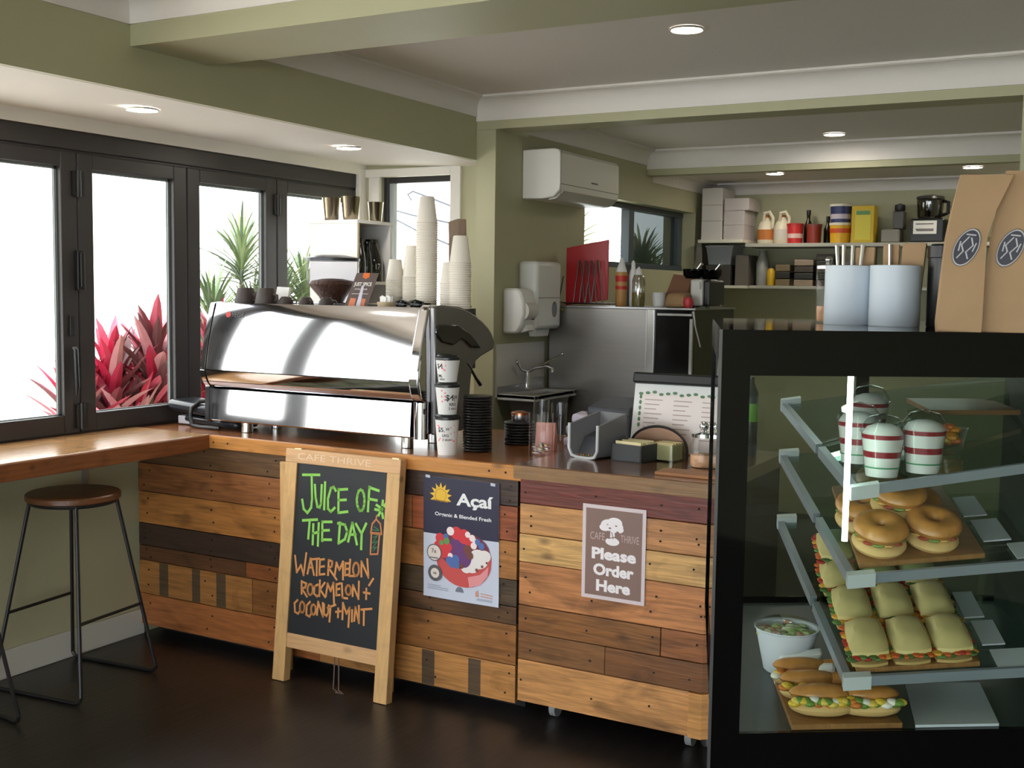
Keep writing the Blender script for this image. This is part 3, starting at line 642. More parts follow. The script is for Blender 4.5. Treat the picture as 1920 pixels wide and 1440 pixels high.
# black folders with strap at the left end of the machine
t = thing('black_case', 'two stacked black padded cases held by a strap, left of the coffee machine', 'case', (-3.70,3.86,.94))
vin = M('black_vinyl', (38,39,44), .3, coat=.2)
def slab(mb, c, dx, dy, dz, rot, tiltx):
    R = Matrix.Translation(c) @ Matrix.Rotation(rot,4,'Z') @ Matrix.Rotation(tiltx,4,'Y')
    P = [R@Vector(p) for p in ((-dx,-dy,-dz),(dx,-dy,-dz),(dx,dy,-dz),(-dx,dy,-dz),(-dx,-dy,dz),(dx,-dy,dz),(dx,dy,dz),(-dx,dy,dz))]
    return mb.hexa(P[:4], P[4:])
slab(MB(),(-3.665,3.86,.965),.17,.07,.018,-.05,.03).build('lower_case', vin, t, bevel=.014, smooth=True, ang=60)
slab(MB(),(-3.778,3.86,1.022),.142,.085,.026,-.06,.06).build('upper_case', vin, t, bevel=.018, smooth=True, ang=60)
MB().tube([(-3.74,3.755,.952),(-3.752,3.757,.99),(-3.745,3.762,1.03),(-3.715,3.78,1.055),(-3.66,3.84,1.066),(-3.60,3.91,1.06),(-3.60,3.95,.99)], .009, 8).tube([(-3.74,3.755,.952),(-3.68,3.742,.949),(-3.56,3.742,.95)], .009, 8).build('strap', black, t, smooth=True)
tag(MB().box(-3.872,-3.80,3.80,3.86,.945,.982).build('small_box', M('pale_grey_box', (196,196,204), .5), bevel=.004), 'small pale grey box under the strapped black cases', 'box')
# ================================================================ things on the service counter
ZC = .94
def takeaway(x, y, z, h, label, rows, pink, turn):
    tt = thing('takeaway_cup', label, 'cup', (x,y,z), 0, 'tower of price marked takeaway cups')
    rb, rtp = .0355, .0468
    body = MB().lathe([(rb-.003,.003),(rb,.0),(rtp,h-.004),(rtp+.001,h)], (x,y,z), 32).build('cup_body', M('white_cup', (236,234,230), .5), tt, smooth=True)
    MB().lathe([(rtp+.001,h-.006),(rtp+.0035,h-.004),(rtp+.0035,h+.004),(rtp-.002,h+.007),(rtp-.005,h+.014),(rtp-.009,h+.0145),(rtp-.011,h+.010),(.0001,h+.010)], (x,y,z), 32).build('cup_lid', M('black_lid', (26,28,28), .3), tt, smooth=True)
    def fn(u, v):
        r = rb+(rtp-rb)*(v/h)+.0007; a = math.radians(turn)+u/.041
        return (x+r*math.cos(a), y+r*math.sin(a), z+v)
    ink = MB()
    for s, u, v, hh in rows: ink.text(s, u, v, hh, fn, bold=.02)
    ink.build('pen_writing', M('black_ink', (30,28,30), .6), body, flat=True)
    pm = MB()
    for (u, v, du, dv) in pink: pm.strokes([[(u-du,v-dv),(u+du,v+dv)]], .006, fn)
    pm.build('pink_dashes', M('pink_ink', (250,130,150), .6), body, flat=True)
# the side of a cup that faces the room looks along about -61 degrees
takeaway(-2.349,3.700,ZC,.143,'white takeaway cup marked $5.50 LRG, bottom of the three cup tower',[('$5.',-.020,.100,.016),('50',.004,.103,.009),('LRG',-.004,.078,.010),('3 shot',.0,.062,.009)],[(.022,.112,.006,.003),(.024,.088,.006,.002),(.026,.058,.006,-.003),(-.030,.112,.004,-.004),(-.030,.062,.004,.004)],-61)
takeaway(-2.349,3.700,ZC+.1575,.110,'white takeaway cup marked $4 REG, middle of the three cup tower',[('$4.',.014,.066,.022),('50',.036,.068,.012),('REG',.024,.040,.011),('2 shot',.024,.024,.009)],[(-.012,.088,.006,-.004),(-.014,.070,.005,0),(-.013,.054,.005,.003)],-61)
takeaway(-2.349,3.700,ZC+.1575+.1245,.090,'small white takeaway cup marked $4, top of the three cup tower',[('$4',-.030,.062,.018),('SML',-.032,.024,.010),('1 shot',-.026,.012,.009)],[(-.014,.078,.005,.004),(-.012,.064,.005,0),(-.014,.050,.005,-.004)],-61)
sau = M('black_saucer', (36,35,36), .32)
def saucer_mesh(r): return MB().lathe([(r*.5,0),(r*.72,.0),(r*.92,.0025),(r*.985,.0045),(r,.0068),(r*.985,.0095),(r*.93,.0108),(r*.55,.0078),(.0001,.007)], (0,0,0), 32, caps=False)
def saucers(x, y, r, n, pitch, where, grp):
    p = None
    for i in range(n):
        if p is None: o = p = saucer_mesh(r).build('saucer', sau, None, smooth=True, loc=(0,0,0))
        else: o = p.copy(); COL.objects.link(o)
        o.matrix_world = Matrix.Translation((x,y,ZC+i*pitch)); ROOT[o.name] = o.matrix_world
        tag(o, ('topmost black saucer of %s' if i == n-1 else 'black saucer within %s') % where, 'saucer', grp)
saucers(-2.305,3.855,.059,20,.0110,'the tall saucer stack behind the price marked cups','saucers of the tall stack')
saucers(-2.265,4.13,.066,8,.0118,'the low saucer stack right of the tall one','saucers of the low stack')
t = thing('copper_lid_pot', 'small pot with copper lid on top of the low saucer stack', 'pot', (-2.265,4.13,1.036))
MB().lathe([(.034,0),(.036,.004),(.036,.026)], (-2.265,4.13,1.0365), 24).build('pot', steel, t, smooth=True)
MB().lathe([(.038,.026),(.038,.034),(.02,.040),(.0001,.041)], (-2.265,4.13,1.0365), 24).build('lid', M('copper', (190,122,86), .3, 1), t, smooth=True)
t = thing('glass_vase', 'clear cylindrical glass jar with coins at its bottom near the cart', 'jar', (-2.045,3.90,ZC))
MB().lathe([(.046,.002),(.047,.0),(.048,.16),(.0495,.163),(.047,.163),(.0455,.008),(.0001,.006)], (-2.045,3.90,ZC), 36, caps=False).build('glass_wall', glass, t, smooth=True)
cn = MB(); rc = random.Random(5)
for k in range(26):
    a, r = rc.uniform(0,6.28), rc.uniform(0,.033); z = ZC+.009+.0016*k*.8
    cn.cur = (196,178,110) if k % 4 == 0 else (176,176,178)
    cn.lathe([(.0001,0),(.011,0),(.011,.002),(.0001,.002)], (-2.045+r*math.cos(a),3.90+r*math.sin(a),z), 14, caps=False)
cn.build('coins', M('coin_metal', (170,165,150), .3, .9, tint=True), t, smooth=True)['kind'] = 'stuff'
tag(MB().hexa([(-2.125,4.00,ZC),(-2.055,4.03,ZC),(-2.055,4.06,ZC),(-2.125,4.03,ZC)],[(-2.125,4.01,1.05),(-2.055,4.04,1.05),(-2.055,4.05,1.05),(-2.125,4.02,1.05)]).build('card_box', M('salmon_card', (206,140,124), .6)), 'salmon pink card standing behind the glass coin jar', 'card')
for x, y, r, h, lab in ((-2.25,4.29,.036,.17,'clear drinking glass behind the low saucer stack, left'),(-2.155,4.27,.036,.165,'clear drinking glass behind the pink card')):
    o = MB().lathe([(r*.8,.0),(r,h),(r-.002,h),(r*.78,.006),(.0001,.006)], (x,y,ZC), 24, caps=False).build('drinking_glass', glass, smooth=True)
    tag(o, lab, 'glass', 'glasses behind the saucers')
# on the cart
ZK = .957
t = thing('napkin_pile', 'pile of folded lilac white napkins between the glass jar and the printer', 'napkins', (-2.0,4.22,ZC))
nm = M('lilac_paper', (214,206,222), .75)
for k, (z, r, w) in enumerate(((ZC,.08,.10),(ZC+.045,-.12,.09),(ZC+.09,.2,.085))):
    slab(MB(),(-2.02+.01*k,4.24,z+.022),w*.7,.07,.020,r,.10*(k-1)).build('napkin', nm, t, bevel=.012, smooth=True, ang=60)
t = thing('receipt_printer', 'dark grey receipt printer on the counter left of the white menu board', 'printer', (-1.86,4.24,ZK))
MB().prism([(4.12,ZK),(4.36,ZK),(4.36,1.13),(4.30,1.145),(4.12,1.115)],'x',-1.955,-1.77).build('printer_body', M('printer_grey', (74,78,86), .45), t, bevel=.008)
MB().box(-1.955,-1.77,4.115,4.122,1.088,1.092).build('paper_slot', black, t)
fp = plane((-1.87,4.1188,1.06),(1,0,0),(0,0,1)); MB().strokes([[(-.015,.002),(-.006,.002)],[(-.003,.002),(.004,.002)],[(.007,.002),(.015,.002)]],.006,fp).build('maker_lettering', M('label_grey', (190,190,186), .6), t, flat=True)
# white menu board in a stand
t = thing('menu_stand', 'white menu board under a black top bar standing on the order cart', 'menu', (-1.60,4.15,ZK))
y_ = 4.15
Om = Vector((-1.76,y_-.05,ZK+.004)); Um = Vector((1,0,0)); Vm = Vector((0,.18,1)).normalized()
fm = plane(Om,Um,Vm); bm_ = plane(Om,Um,Vm,-.012); f2 = plane(Om,Um,Vm,.0012); f3 = plane(Om,Um,Vm,.002)
def board(mb, u0,u1,v0,v1, a, b):
    q = [(u0,v0),(u1,v0),(u1,v1),(u0,v1)]
    return mb.add([a(*p) for p in q]+[b(*p) for p in q], [(0,1,2,3),(7,6,5,4),(0,4,5,1),(1,5,6,2),(2,6,7,3),(3,7,4,0)])
board(MB(),.0,.40,.0,.262,fm,bm_).build('board', M('glossy_white', (238,238,236), .18), t, bevel=.003)
ms = board(MB(),.028,.374,.02,.225,f2,fm).build('menu_sheet', M('menu_pink', (240,230,226), .2), t)
lf = MB()
for k in range(12): lf.fell(.03+.028*k,.222+.004*(k%3),.010,.006,f3,8)
for k in range(6): lf.fell(.03,.10+.022*k,.006,.009,f3,8).fell(.372,.05+.03*k,.006,.009,f3,8)
lf.build('leaf_border', M('leaf_print', (90,130,90), .5), ms, flat=True)
ln = MB()
for c0 in (.05,.17,.285):
    for k in range(9): ln.strokes([[(c0,.20-.018*k),(c0+.07-.012*(k%3),.20-.018*k)]],.004,f3)
ln.build('menu_text', M('menu_text', (186,164,156), .5), ms, flat=True)
fb_ = plane(Om,Um,Vm,.018)
board(MB(),-.006,.406,.262,.305,fb_,plane(Om,Um,Vm,-.03)).build('top_bar', black, t, bevel=.008)
MB().box(-1.74,-1.38,y_-.06,y_+.12,ZK,ZK+.004).prism([(y_+.10,ZK+.004),(y_+.115,ZK+.004),(y_+.012,ZK+.2),(y_+.004,ZK+.2)],'x',-1.58,-1.54).build('stand', black, t)
# grey scoop shaped organiser
t = thing('grey_organiser', 'grey plastic scoop shaped bin with pale rim on the cart', 'organiser', (-1.82,3.84,ZK))
R = Matrix.Translation((-1.815,3.80,ZK)) @ Matrix.Rotation(math.radians(-14),4,'Z')
ou = [(-.072,.125),(-.072,.03),(-.058,.006),(-.03,0),(.03,0),(.058,.006),(.072,.03),(.072,.125)]
inn = [(u*.86, v if v > .1 else v+.007) for u, v in ou]
mb = MB(); D = [0.0,.17]; vs = []
for d in D:
    k = 1.0 if d == 0 else .95; hh = 0 if d == 0 else .035
    for u, v in ou: vs.append(R@Vector((u*k,d,v+(hh if v > .1 else 0))))
    for u, v in inn: vs.append(R@Vector((u*k,d,v+(hh if v > .1 else 0))))
n = 8; fs = []
for i in range(n-1):
    fs += [(i,i+1,16+i+1,16+i),(8+i+1,8+i,24+i,24+i+1),(i,8+i,8+i+1,i+1)]
fs += [(0,16,24,8),(7,15,31,23),tuple(16+i for i in range(8))]
mb.add(vs, fs).build('bin', M('organiser_grey', (122,122,124), .4), t, smooth=True, ang=40)
rim = MB().tube([R@Vector((u*.94,-.002,v+.003)) for u, v in ou], .006, 8)
rim.build('pale_rim', M('rim_grey', (198,200,202), .4), t, smooth=True)
MB().hexa([R@Vector(p) for p in ((-.05,.03,.012),(.05,.03,.012),(.05,.15,.012),(-.05,.15,.012))],[R@Vector(p) for p in ((-.05,.07,.075),(.05,.07,.075),(.05,.15,.095),(-.05,.15,.095))]).build('inner_block', M('dark_insert', (58,60,64), .5), t, bevel=.004)
mb = MB()
for k in range(9): mb.cur = [(190,60,50),(80,140,80),(214,190,80)][k%3]; c = R@Vector((-.03+.008*k,.012+.004*(k%3),.011)); mb.ell(c,(.004,.004,.003),8,5)
mb.build('sweets', M('sweets', (190,60,50), .4, tint=True), t, smooth=True)['kind'] = 'stuff'
# black box of cards
t = thing('card_tray', 'open black box filled with cream cards on the cart front', 'box', (-1.62,3.86,ZK))
Rb = Matrix.Translation((-1.635,3.865,ZK)) @ Matrix.Rotation(math.radians(-10),4,'Z')
def rbox(mb, M_, x0,x1,y0,y1,z0,z1):
    P = [M_@Vector(p) for p in ((x0,y0,z0),(x1,y0,z0),(x1,y1,z0),(x0,y1,z0),(x0,y0,z1),(x1,y0,z1),(x1,y1,z1),(x0,y1,z1))]
    return mb.hexa(P[:4], P[4:])
mb = MB(); rbox(mb,Rb,-.066,.066,-.06,.06,0,.005)
for a in ((-.066,-.060,-.06,.06),(.060,.066,-.06,.06),(-.066,.066,-.06,-.055),(-.066,.066,.055,.06)): rbox(mb,Rb,*a,0,.064)
tray = mb.build('tray', M('tray_black', (42,43,46), .5), t)
for k in range(7): rbox(MB(),Rb,-.055,.055,-.047+.014*k,-.043+.014*k,.005,.074-.002*(k%3)).build('card', M('cream_card', (226,212,164), .6), tray)
t = thing('round_board', 'round topped timber board with dark rim leaning on the menu board', 'board', (-1.60,4.02,ZK))
pts = [(-.115,0)]+[(.115*math.cos(math.radians(a)), .03+.085*math.sin(math.radians(a))) for a in range(180,-1,-10)][0:]+[(.115,0)]
MB().prism([(-1.60+u,ZK+v) for u,v in pts],'y',4.005,4.02).build('board', M('tan_board', (168,128,98), .5, noise=.12, nscale=6, stretch=(2,1,14)), t)
MB().tube([(-1.60+u,4.004,ZK+v) for u,v in pts], .005, 8).build('dark_rim', M('rim_black', (34,30,30), .5), t, smooth=True)
t = thing('glass_dish', 'square glass dish of beige sugar sachets on the cart', 'dish', (-1.535,3.92,ZK))
rb2 = Matrix.Translation((-1.535,3.93,ZK)) @ Matrix.Rotation(math.radians(-10),4,'Z')
mb = MB()
for a in ((-.05,-.047,-.045,.045,0,.062),(.047,.05,-.045,.045,0,.062),(-.05,.05,-.045,-.042,0,.062),(-.05,.05,.042,.045,0,.062),(-.05,.05,-.045,.045,0,.004)): rbox(mb,rb2,*a)
dish = mb.build('dish', thin_glass('dish_glass', (240,244,240)), t)
for k in range(8): rbox(MB(),rb2,-.042,.042,-.036+.0095*k,-.0295+.0095*k,.006,.064+.004*(k%2)).build('sachet', M('beige_sachet', (216,200,150), .6), dish)
t = thing('lidded_jar', 'glass jar with metal ball lid beside the display case', 'jar', (-1.37,3.86,ZK))
MB().lathe([(.044,.0),(.05,.006),(.05,.075),(.040,.098),(.040,.108)], (-1.37,3.86,ZK), 28, caps=False).build('jar_glass', glass, t, smooth=True)
MB().lathe([(.042,.002),(.046,.01),(.046,.045),(.0001,.05)], (-1.37,3.86,ZK), 24).build('contents', M('biscuit', (214,164,124), .8, noise=.2, nscale=40, bump=.5), t, smooth=True)
MB().lathe([(.043,.108),(.043,.120),(.012,.126),(.010,.132)], (-1.37,3.86,ZK), 28).ell((-1.37,3.86,ZK+.146),(.017,.017,.017)).build('lid', chrome, t, smooth=True)
tag(MB().box(-1.45,-1.235,3.60,3.70,ZK,ZK+.012).build('serving_board', M('serving_timber', (160,104,58), .4, noise=.15, nscale=5, stretch=(2,18,1)), bevel=.002), 'thin brown timber strip lying at the right front of the cart top', 'board')
t = thing('lime_bottle', 'dark bottle with lime green label glimpsed between the menu board and the display case', 'bottle', (-1.325,4.25,ZK))
MB().lathe([(.026,0),(.028,.004),(.028,.24),(.012,.28),(.012,.30)], (-1.325,4.25,ZK), 20).build('bottle_body', M('bottle_dark', (44,52,48), .25), t, smooth=True)
MB().lathe([(.0285,.13),(.0285,.20)], (-1.325,4.25,ZK), 20, caps=False).build('label_band', M('lime_label', (104,168,60), .5), t, smooth=True)

# ================================================================ chalkboard, poster, order sign
CHALK_GREEN=[[(-228,833),(-146,840)],[(-184,833),(-175,742),(-177,707),(-194,684),(-214,698),(-224,733)],[(-165,798),(-158,751),(-146,714),(-134,712),(-129,728),(-131,800)],[(-115,813),(-112,708)],[(-61,786),(-71,800),(-85,793),(-96,750),(-93,712),(-78,701),(-61,718)],[(-47,793),(-41,701)],[(-47,791),(-6,797)],[(-44,750),(-9,755)],[(-41,701),(2,710)],[(59,801),(68,798),(76,786),(80,768),(81,749),(78,732),(71,722),(62,720),(54,728),(47,743),(44,762),(46,781),(51,795),(59,801)],[(100,816),(100,723)],[(100,814),(144,806)],[(101,770),(138,768)],[(167,769),(166,754)],[(183,762),(175,750)],[(139,750),(153,744)],[(134,733),(149,732)],[(151,712),(157,724)],[(172,705),(168,720)],[(162,739),(165,738),(166,736),(165,733),(161,733),(159,735),(160,737),(162,739)],[(-214,652),(-144,663)],[(-180,655),(-182,584)],[(-161,642),(-158,564)],[(-134,649),(-132,562)],[(-159,606),(-133,615)],[(-117,658),(-112,583)],[(-117,657),(-72,662)],[(-115,623),(-82,628)],[(-114,587),(-69,592)],[(-30,663),(-31,583)],[(-39,660),(-6,658),(8,633),(-2,602),(-31,583)],[(15,596),(30,669),(57,590)],[(22,623),(48,626)],[(47,667),(70,640)],[(95,673),(77,634),(79,574)]]
CHALK_BOTTLE=[[(142,709),(141,696),(124,676),(120,642),(170,644),(162,680),(141,696)],[(120,640),(170,641)],[(123,637),(124,559),(158,564),(161,640)]]
CHALK_LEAF=[[(134,666),(155,657)],[(128,654),(155,654)],[(133,625),(152,635),(130,603),(154,613),(131,584),(151,590),(136,574)]]
CHALK_ORANGE=[[(-243,507),(-229,443),(-210,474),(-194,436),(-187,524)],[(-175,445),(-164,506),(-142,444)],[(-169,470),(-150,472)],[(-156,504),(-121,511)],[(-132,507),(-129,444)],[(-117,509),(-116,448)],[(-117,507),(-97,512)],[(-116,479),(-95,484)],[(-116,449),(-90,454)],[(-74,512),(-73,453)],[(-74,511),(-56,508),(-57,489),(-71,480),(-30,441)],[(-40,456),(-35,506),(-19,480),(-4,514),(1,446)],[(8,511),(9,463)],[(8,509),(22,511)],[(8,486),(24,490)],[(9,463),(26,467)],[(30,526),(30,463),(54,466)],[(58,518),(65,516),(71,509),(74,498),(75,486),(72,476),(66,469),(60,468),(53,472),(48,481),(46,493),(48,505),(52,514),(58,518)],[(88,469),(84,526),(122,469),(111,538)],[(144,467),(127,440)],[(-202,411),(-198,362)],[(-202,410),(-178,405),(-182,388),(-200,383),(-171,354)],[(-158,405),(-152,404),(-147,398),(-144,389),(-144,379),(-146,370),(-151,365),(-158,363),(-164,367),(-168,375),(-170,384),(-168,394),(-164,402),(-159,405)],[(-121,408),(-136,399),(-136,371),(-121,361),(-110,370)],[(-111,426),(-109,365)],[(-87,420),(-108,391),(-80,365)],[(-77,370),(-72,419),(-55,392),(-44,426),(-35,348)],[(-29,423),(-27,379)],[(-29,421),(-12,428)],[(-28,402),(-13,407)],[(-28,379),(-11,383)],[(-3,429),(4,374),(27,375)],[(28,426),(34,425),(39,420),(42,413),(42,404),(40,396),(35,391),(29,390),(23,393),(19,400),(17,408),(19,417),(23,423),(28,426)],[(52,388),(51,430),(81,381),(78,447)],[(104,409),(132,409)],[(115,425),(117,386)],[(-217,333),(-231,319),(-226,285),(-210,280),(-202,291)],[(-193,330),(-188,328),(-183,323),(-180,314),(-180,304),(-182,295),(-186,289),(-192,288),(-198,291),(-202,299),(-203,309),(-202,319),(-199,326),(-193,330)],[(-154,335),(-169,319),(-168,282),(-152,277),(-142,295)],[(-136,327),(-131,326),(-126,321),(-123,312),(-123,303),(-125,295),(-130,289),(-135,288),(-141,292),(-145,299),(-146,308),(-145,317),(-142,324),(-136,327)],[(-115,290),(-113,341),(-85,287),(-90,340)],[(-83,336),(-81,299),(-68,292),(-61,307),(-60,335)],[(-65,325),(-28,342)],[(-51,329),(-52,273)],[(-23,315),(-1,321)],[(-13,330),(-12,296)],[(10,292),(8,354),(28,316),(41,341),(41,267)],[(54,333),(56,290)],[(67,294),(69,347),(90,289),(85,354)],[(98,342),(145,352)],[(110,342),(113,285)]]
t = thing('chalkboard_sign', 'timber framed chalkboard easel leaning on the counter with the juice of the day', 'sign', (-2.74,3.5,0))
pine = wood('pine_frame', (214,170,112), .5, stretch=(20,20,1.3), amount=.12, stain=.15)
pine_h = wood('pine_rail', (212,166,118), .5, stretch=(1.3,20,20), amount=.12, stain=.2)
Vc = Vector((0,.09,.925)).normalized(); Oc = Vector((-2.70,3.455,0)); Uc = Vector((1,0,0))
cf = plane(Oc,Uc,Vc); cb = plane(Oc,Uc,Vc,-.040); ci = plane(Oc,Uc,Vc,-.008); ci2 = plane(Oc,Uc,Vc,-.018); cch = plane(Oc,Uc,Vc,-.0068); cra = plane(Oc,Uc,Vc,.0008)
board(MB(),-.317,-.257,.002,.878,cf,cb).build('side_post', pine, t, bevel=.002)
board(MB(),.183,.243,.002,.878,cf,cb).build('side_post', pine, t, bevel=.002)
rail = board(MB(),-.317,.243,.878,.933,cf,cb).build('top_rail', pine_h, t, bevel=.002)
board(MB(),-.257,.183,.14,.198,plane(Oc,Uc,Vc,-.003),cb).build('bottom_rail', pine_h, t, bevel=.002, label='chalk dusted bottom rail')
slate = board(MB(),-.257,.183,.198,.878,ci,ci2).build('slate', M('blackboard', (30,32,35), .55, noise=.12, nscale=5), t, label='black writing surface')
S_ = lambda L: [[(a/1000, b/1000) for a, b in pl] for pl in L]
MB().strokes(S_(CHALK_GREEN),.0105,cch).build('green_writing', M('chalk_green', (146,208,92), .8), slate, flat=True, label='JUICE OF THE DAY in green')
MB().strokes(S_(CHALK_ORANGE),.0085,cch).build('orange_writing', M('chalk_orange', (216,146,84), .8), slate, flat=True, label='WATERMELON, ROCKMELON + COCONUT + MINT in orange')
MB().strokes(S_(CHALK_BOTTLE),.0065,cch).build('bottle_drawing', M('chalk_orange2', (206,132,82), .8), slate, flat=True)
MB().strokes(S_(CHALK_LEAF),.004,cch).build('leaf_drawing', M('chalk_dkgreen', (60,120,84), .8), slate, flat=True)
MB().text('CAFE THRIVE',-.075,.907,.026,cra,width=.36).build('rail_lettering', M('chalk_faint', (232,202,168), .8), rail, flat=True)
for u in (-.275,.20): board(MB(),u,u+.032,.931,.9365,plane(Oc,Uc,Vc,-.004),plane(Oc,Uc,Vc,-.03)).build('hinge', M('brass', (206,196,150), .3, 1), t)
bl = MB()
for x in (-3.075,-2.568):
    bl = MB().hexa([(x,3.578,.0),(x+.05,3.578,.0),(x+.05,3.594,.0),(x,3.594,.0)],[(x,3.575,.865),(x+.05,3.575,.865),(x+.05,3.592,.865),(x,3.592,.865)]); bl.build('rear_leg', pine, t)
MB().tube([(-2.735,3.50,.14),(-2.735,3.496,.06),(-2.73,3.485,.006),(-2.70,3.47,.004)], .0025, 6).tube([(-2.715,3.50,.14),(-2.712,3.496,.05),(-2.70,3.48,.006),(-2.668,3.465,.004),(-2.70,3.46,.004)], .0025, 6).build('cord', M('cord_brown', (120,96,84), .8), t, smooth=True)
# poster
t = thing('poster', 'paper poster for Acai bowls pinned to the plank counter front', 'poster', (-2.228,3.611,.40))
PW, PH = .333, .464
def pf(eps):
    return lambda u, v: (-2.395+u*PW+ .004*v, 3.6098-.0016*abs(math.sin(v*3))-eps-.006*max(0,v-.9)*4, .866-v*PH-.004*u+.004*u*u)
f0 = pf(0); mb = MB()
N_ = 12
vs = [f0(i/4, j/N_) for j in range(N_+1) for i in range(5)]
fs = [(j*5+i,j*5+i+1,(j+1)*5+i+1,(j+1)*5+i) for j in range(N_) for i in range(4)]
sheet = mb.add(vs, fs).build('sheet', M('poster_pale', (206,210,224), .4), t, solid=.0006)
def grid(mb, u0,u1,v0,v1,fn,n=6):
    vs = [fn(u0+(u1-u0)*i/4, v0+(v1-v0)*j/n) for j in range(n+1) for i in range(5)]
    return mb.add(vs, [(j*5+i,j*5+i+1,(j+1)*5+i+1,(j+1)*5+i) for j in range(n) for i in range(4)])
grid(MB(),0,1,0,.47,pf(.0010)).build('navy_panel', M('poster_navy', (50,48,70), .4), sheet, flat=True)
asp = PW/PH
fd = pf(.0018); fe = pf(.0024); ff = pf(.0030); fg = pf(.0036); fh = pf(.0042)
sp = []
for k in range(17):
    an = math.radians(200-220*k/16); r = .150 if k % 2 == 0 else .092
    sp.append((.235+r*math.cos(an), .152-r*asp*1.05*math.sin(an)))
MB().fpoly(sp, fd).build('sun_emblem', M('poster_yellow', (238,190,60), .5), sheet, flat=True)
MB().fring(.235,.145,.070,.075,lambda u,v: fe(u,.145+(v-.145)*asp),30).strokes([[(.14,.188),(.33,.194)]],.010,lambda u,v: fe(u,v)).build('sun_outline', M('poster_ochre', (170,120,40), .5), sheet, flat=True)
tf = lambda fn: (lambda u, v: fn(u/PW, -v/PH))
MB().text('Açaí',.685*PW,-.160*PH,.044,tf(fd),width=.160,bold=.03).text('Organic & Blended Fresh',.53*PW,-.300*PH,.0135,tf(fd),width=.248,bold=.02).build('lettering', paper, sheet, flat=True)
NE = [0]
def ell(mb, u, v, r, e, k=1.0):              # every printed disc on its own hair of height
    NE[0] += 1; fn = pf(e+.00003*NE[0])
    return mb.fpoly([(u+r*math.cos(2*math.pi*i/22), v+r*k*asp*math.sin(2*math.pi*i/22)) for i in range(22)], fn)
bw = [(.905,.60)]+[(.54+.365*math.cos(math.radians(a)), .655+.225*math.sin(math.radians(a))) for a in range(0,181,12)]+[(.175,.60)]
MB().fpoly(bw,fd).build('bowl_picture', M('poster_coral', (206,84,80), .5), sheet, flat=True)
MB().fpoly([(.60,.79),(.76,.755),(.87,.68),(.86,.76),(.76,.84),(.62,.872)],fe).build('bowl_sheen', M('poster_pinkish', (232,150,152), .5), sheet, flat=True)
ell(MB(),.54,.575,.345,.0024,.62).build('rim_picture', M('poster_darkred', (120,50,70), .5), sheet, flat=True)
mb = MB()
for u,v,r in ((.74,.63,.13),(.65,.69,.10),(.82,.60,.08),(.58,.715,.07)): ell(mb,u,v,r,.0024,.85)
mb.build('banana_picture', M('poster_cream', (236,226,222), .5), sheet, flat=True)
mb = MB()
for u,v,r,k in ((.50,.575,.15,1.1),(.55,.63,.10,1.2)): ell(mb,u,v,r,.0026,k)
mb.build('acai_picture', M('poster_purple', (108,62,116), .5), sheet, flat=True)
def fruit(name, mat, items):
    for u,v,r in items: ell(MB(),u,v,r,.0028).build(name, mat, sheet, flat=True)
fruit('strawberry_picture', M('poster_red', (216,60,66), .5), ((.45,.44,.075),(.55,.46,.085),(.23,.50,.06),(.27,.60,.085),(.33,.565,.06),(.20,.56,.05),(.36,.64,.05),(.62,.51,.05)))
fruit('coconut_picture', M('poster_blush', (244,226,224), .5), ((.37,.43,.05),(.60,.44,.035),(.66,.465,.04),(.70,.49,.035),(.37,.635,.035),(.68,.525,.04)))
fruit('blueberry_picture', M('poster_blue', (84,112,170), .5), ((.36,.675,.05),(.44,.655,.05),(.45,.70,.045),(.31,.48,.035),(.73,.49,.035),(.78,.52,.04),(.385,.71,.03)))
fruit('leaf_picture', M('poster_green', (104,150,84), .5), ((.32,.515,.04),(.25,.535,.03)))
fruit('granola_picture', M('poster_brown', (120,70,60), .5), ((.60,.565,.055),(.63,.61,.045),(.52,.705,.03),(.72,.72,.02),(.79,.685,.016),(.85,.65,.013)))
ell(MB(),.155,.625,.100,.0036).build('badge', M('poster_outline', (96,92,96), .5), sheet, flat=True)  # dark printed outline around the badge face
ell(MB(),.155,.625,.088,.0038).build('badge_face', M('poster_badge', (230,216,206), .5), sheet, flat=True)
MB().text('7x',.155*PW,-.610*PH,.016,tf(pf(.0062)),bold=.01).strokes([[(.10,.668),(.21,.668)]],.008,pf(.0062)).build('badge_lettering', M('poster_ink', (80,74,80), .5), sheet, flat=True)
ell(MB(),.165,.795,.095,.0036).build('seal', M('poster_seal', (92,90,92), .5), sheet, flat=True)
ell(MB(),.165,.795,.058,.0038).build('seal_face', M('poster_badge', (230,216,206), .5), sheet, flat=True)
MB().text('100',.165*PW,-.795*PH,.008,tf(pf(.0062)),bold=.02).build('seal_lettering', M('poster_ink', (80,74,80), .5), sheet, flat=True)
fo = MB()
for v in (.90,.915,.93): fo.strokes([[(.06,v),(.24+.1*(v>.91),v)]],.004,fd)
for v in (.955,.965): fo.strokes([[(.72,v),(.92,v)]],.004,fd)
fo.fpoly([(.49+.055*math.cos(math.radians(a)),.925-.045*math.sin(math.radians(a))) for a in range(0,181,20)],fd)
fo.build('footer_print', M('poster_foot', (120,124,140), .5), sheet, flat=True)
MB().fpoly([(.70,.90),(.73,.885),(.745,.94),(.70,.94)],fd).strokes([[(.77,.91),(.92,.915)],[(.77,.93),(.92,.935)]],.008,fd).build('footer_emblem', M('poster_salmon', (206,150,130), .5), sheet, flat=True)
for u, v in ((.06,.005),(.92,.018)):
    MB().fpoly([(u-.03,v-.018),(u+.03,v-.014),(u+.03,v+.008),(u-.03,v+.006)],fe).build('tape', M('clear_tape', (206,210,222), .3), sheet, flat=True)
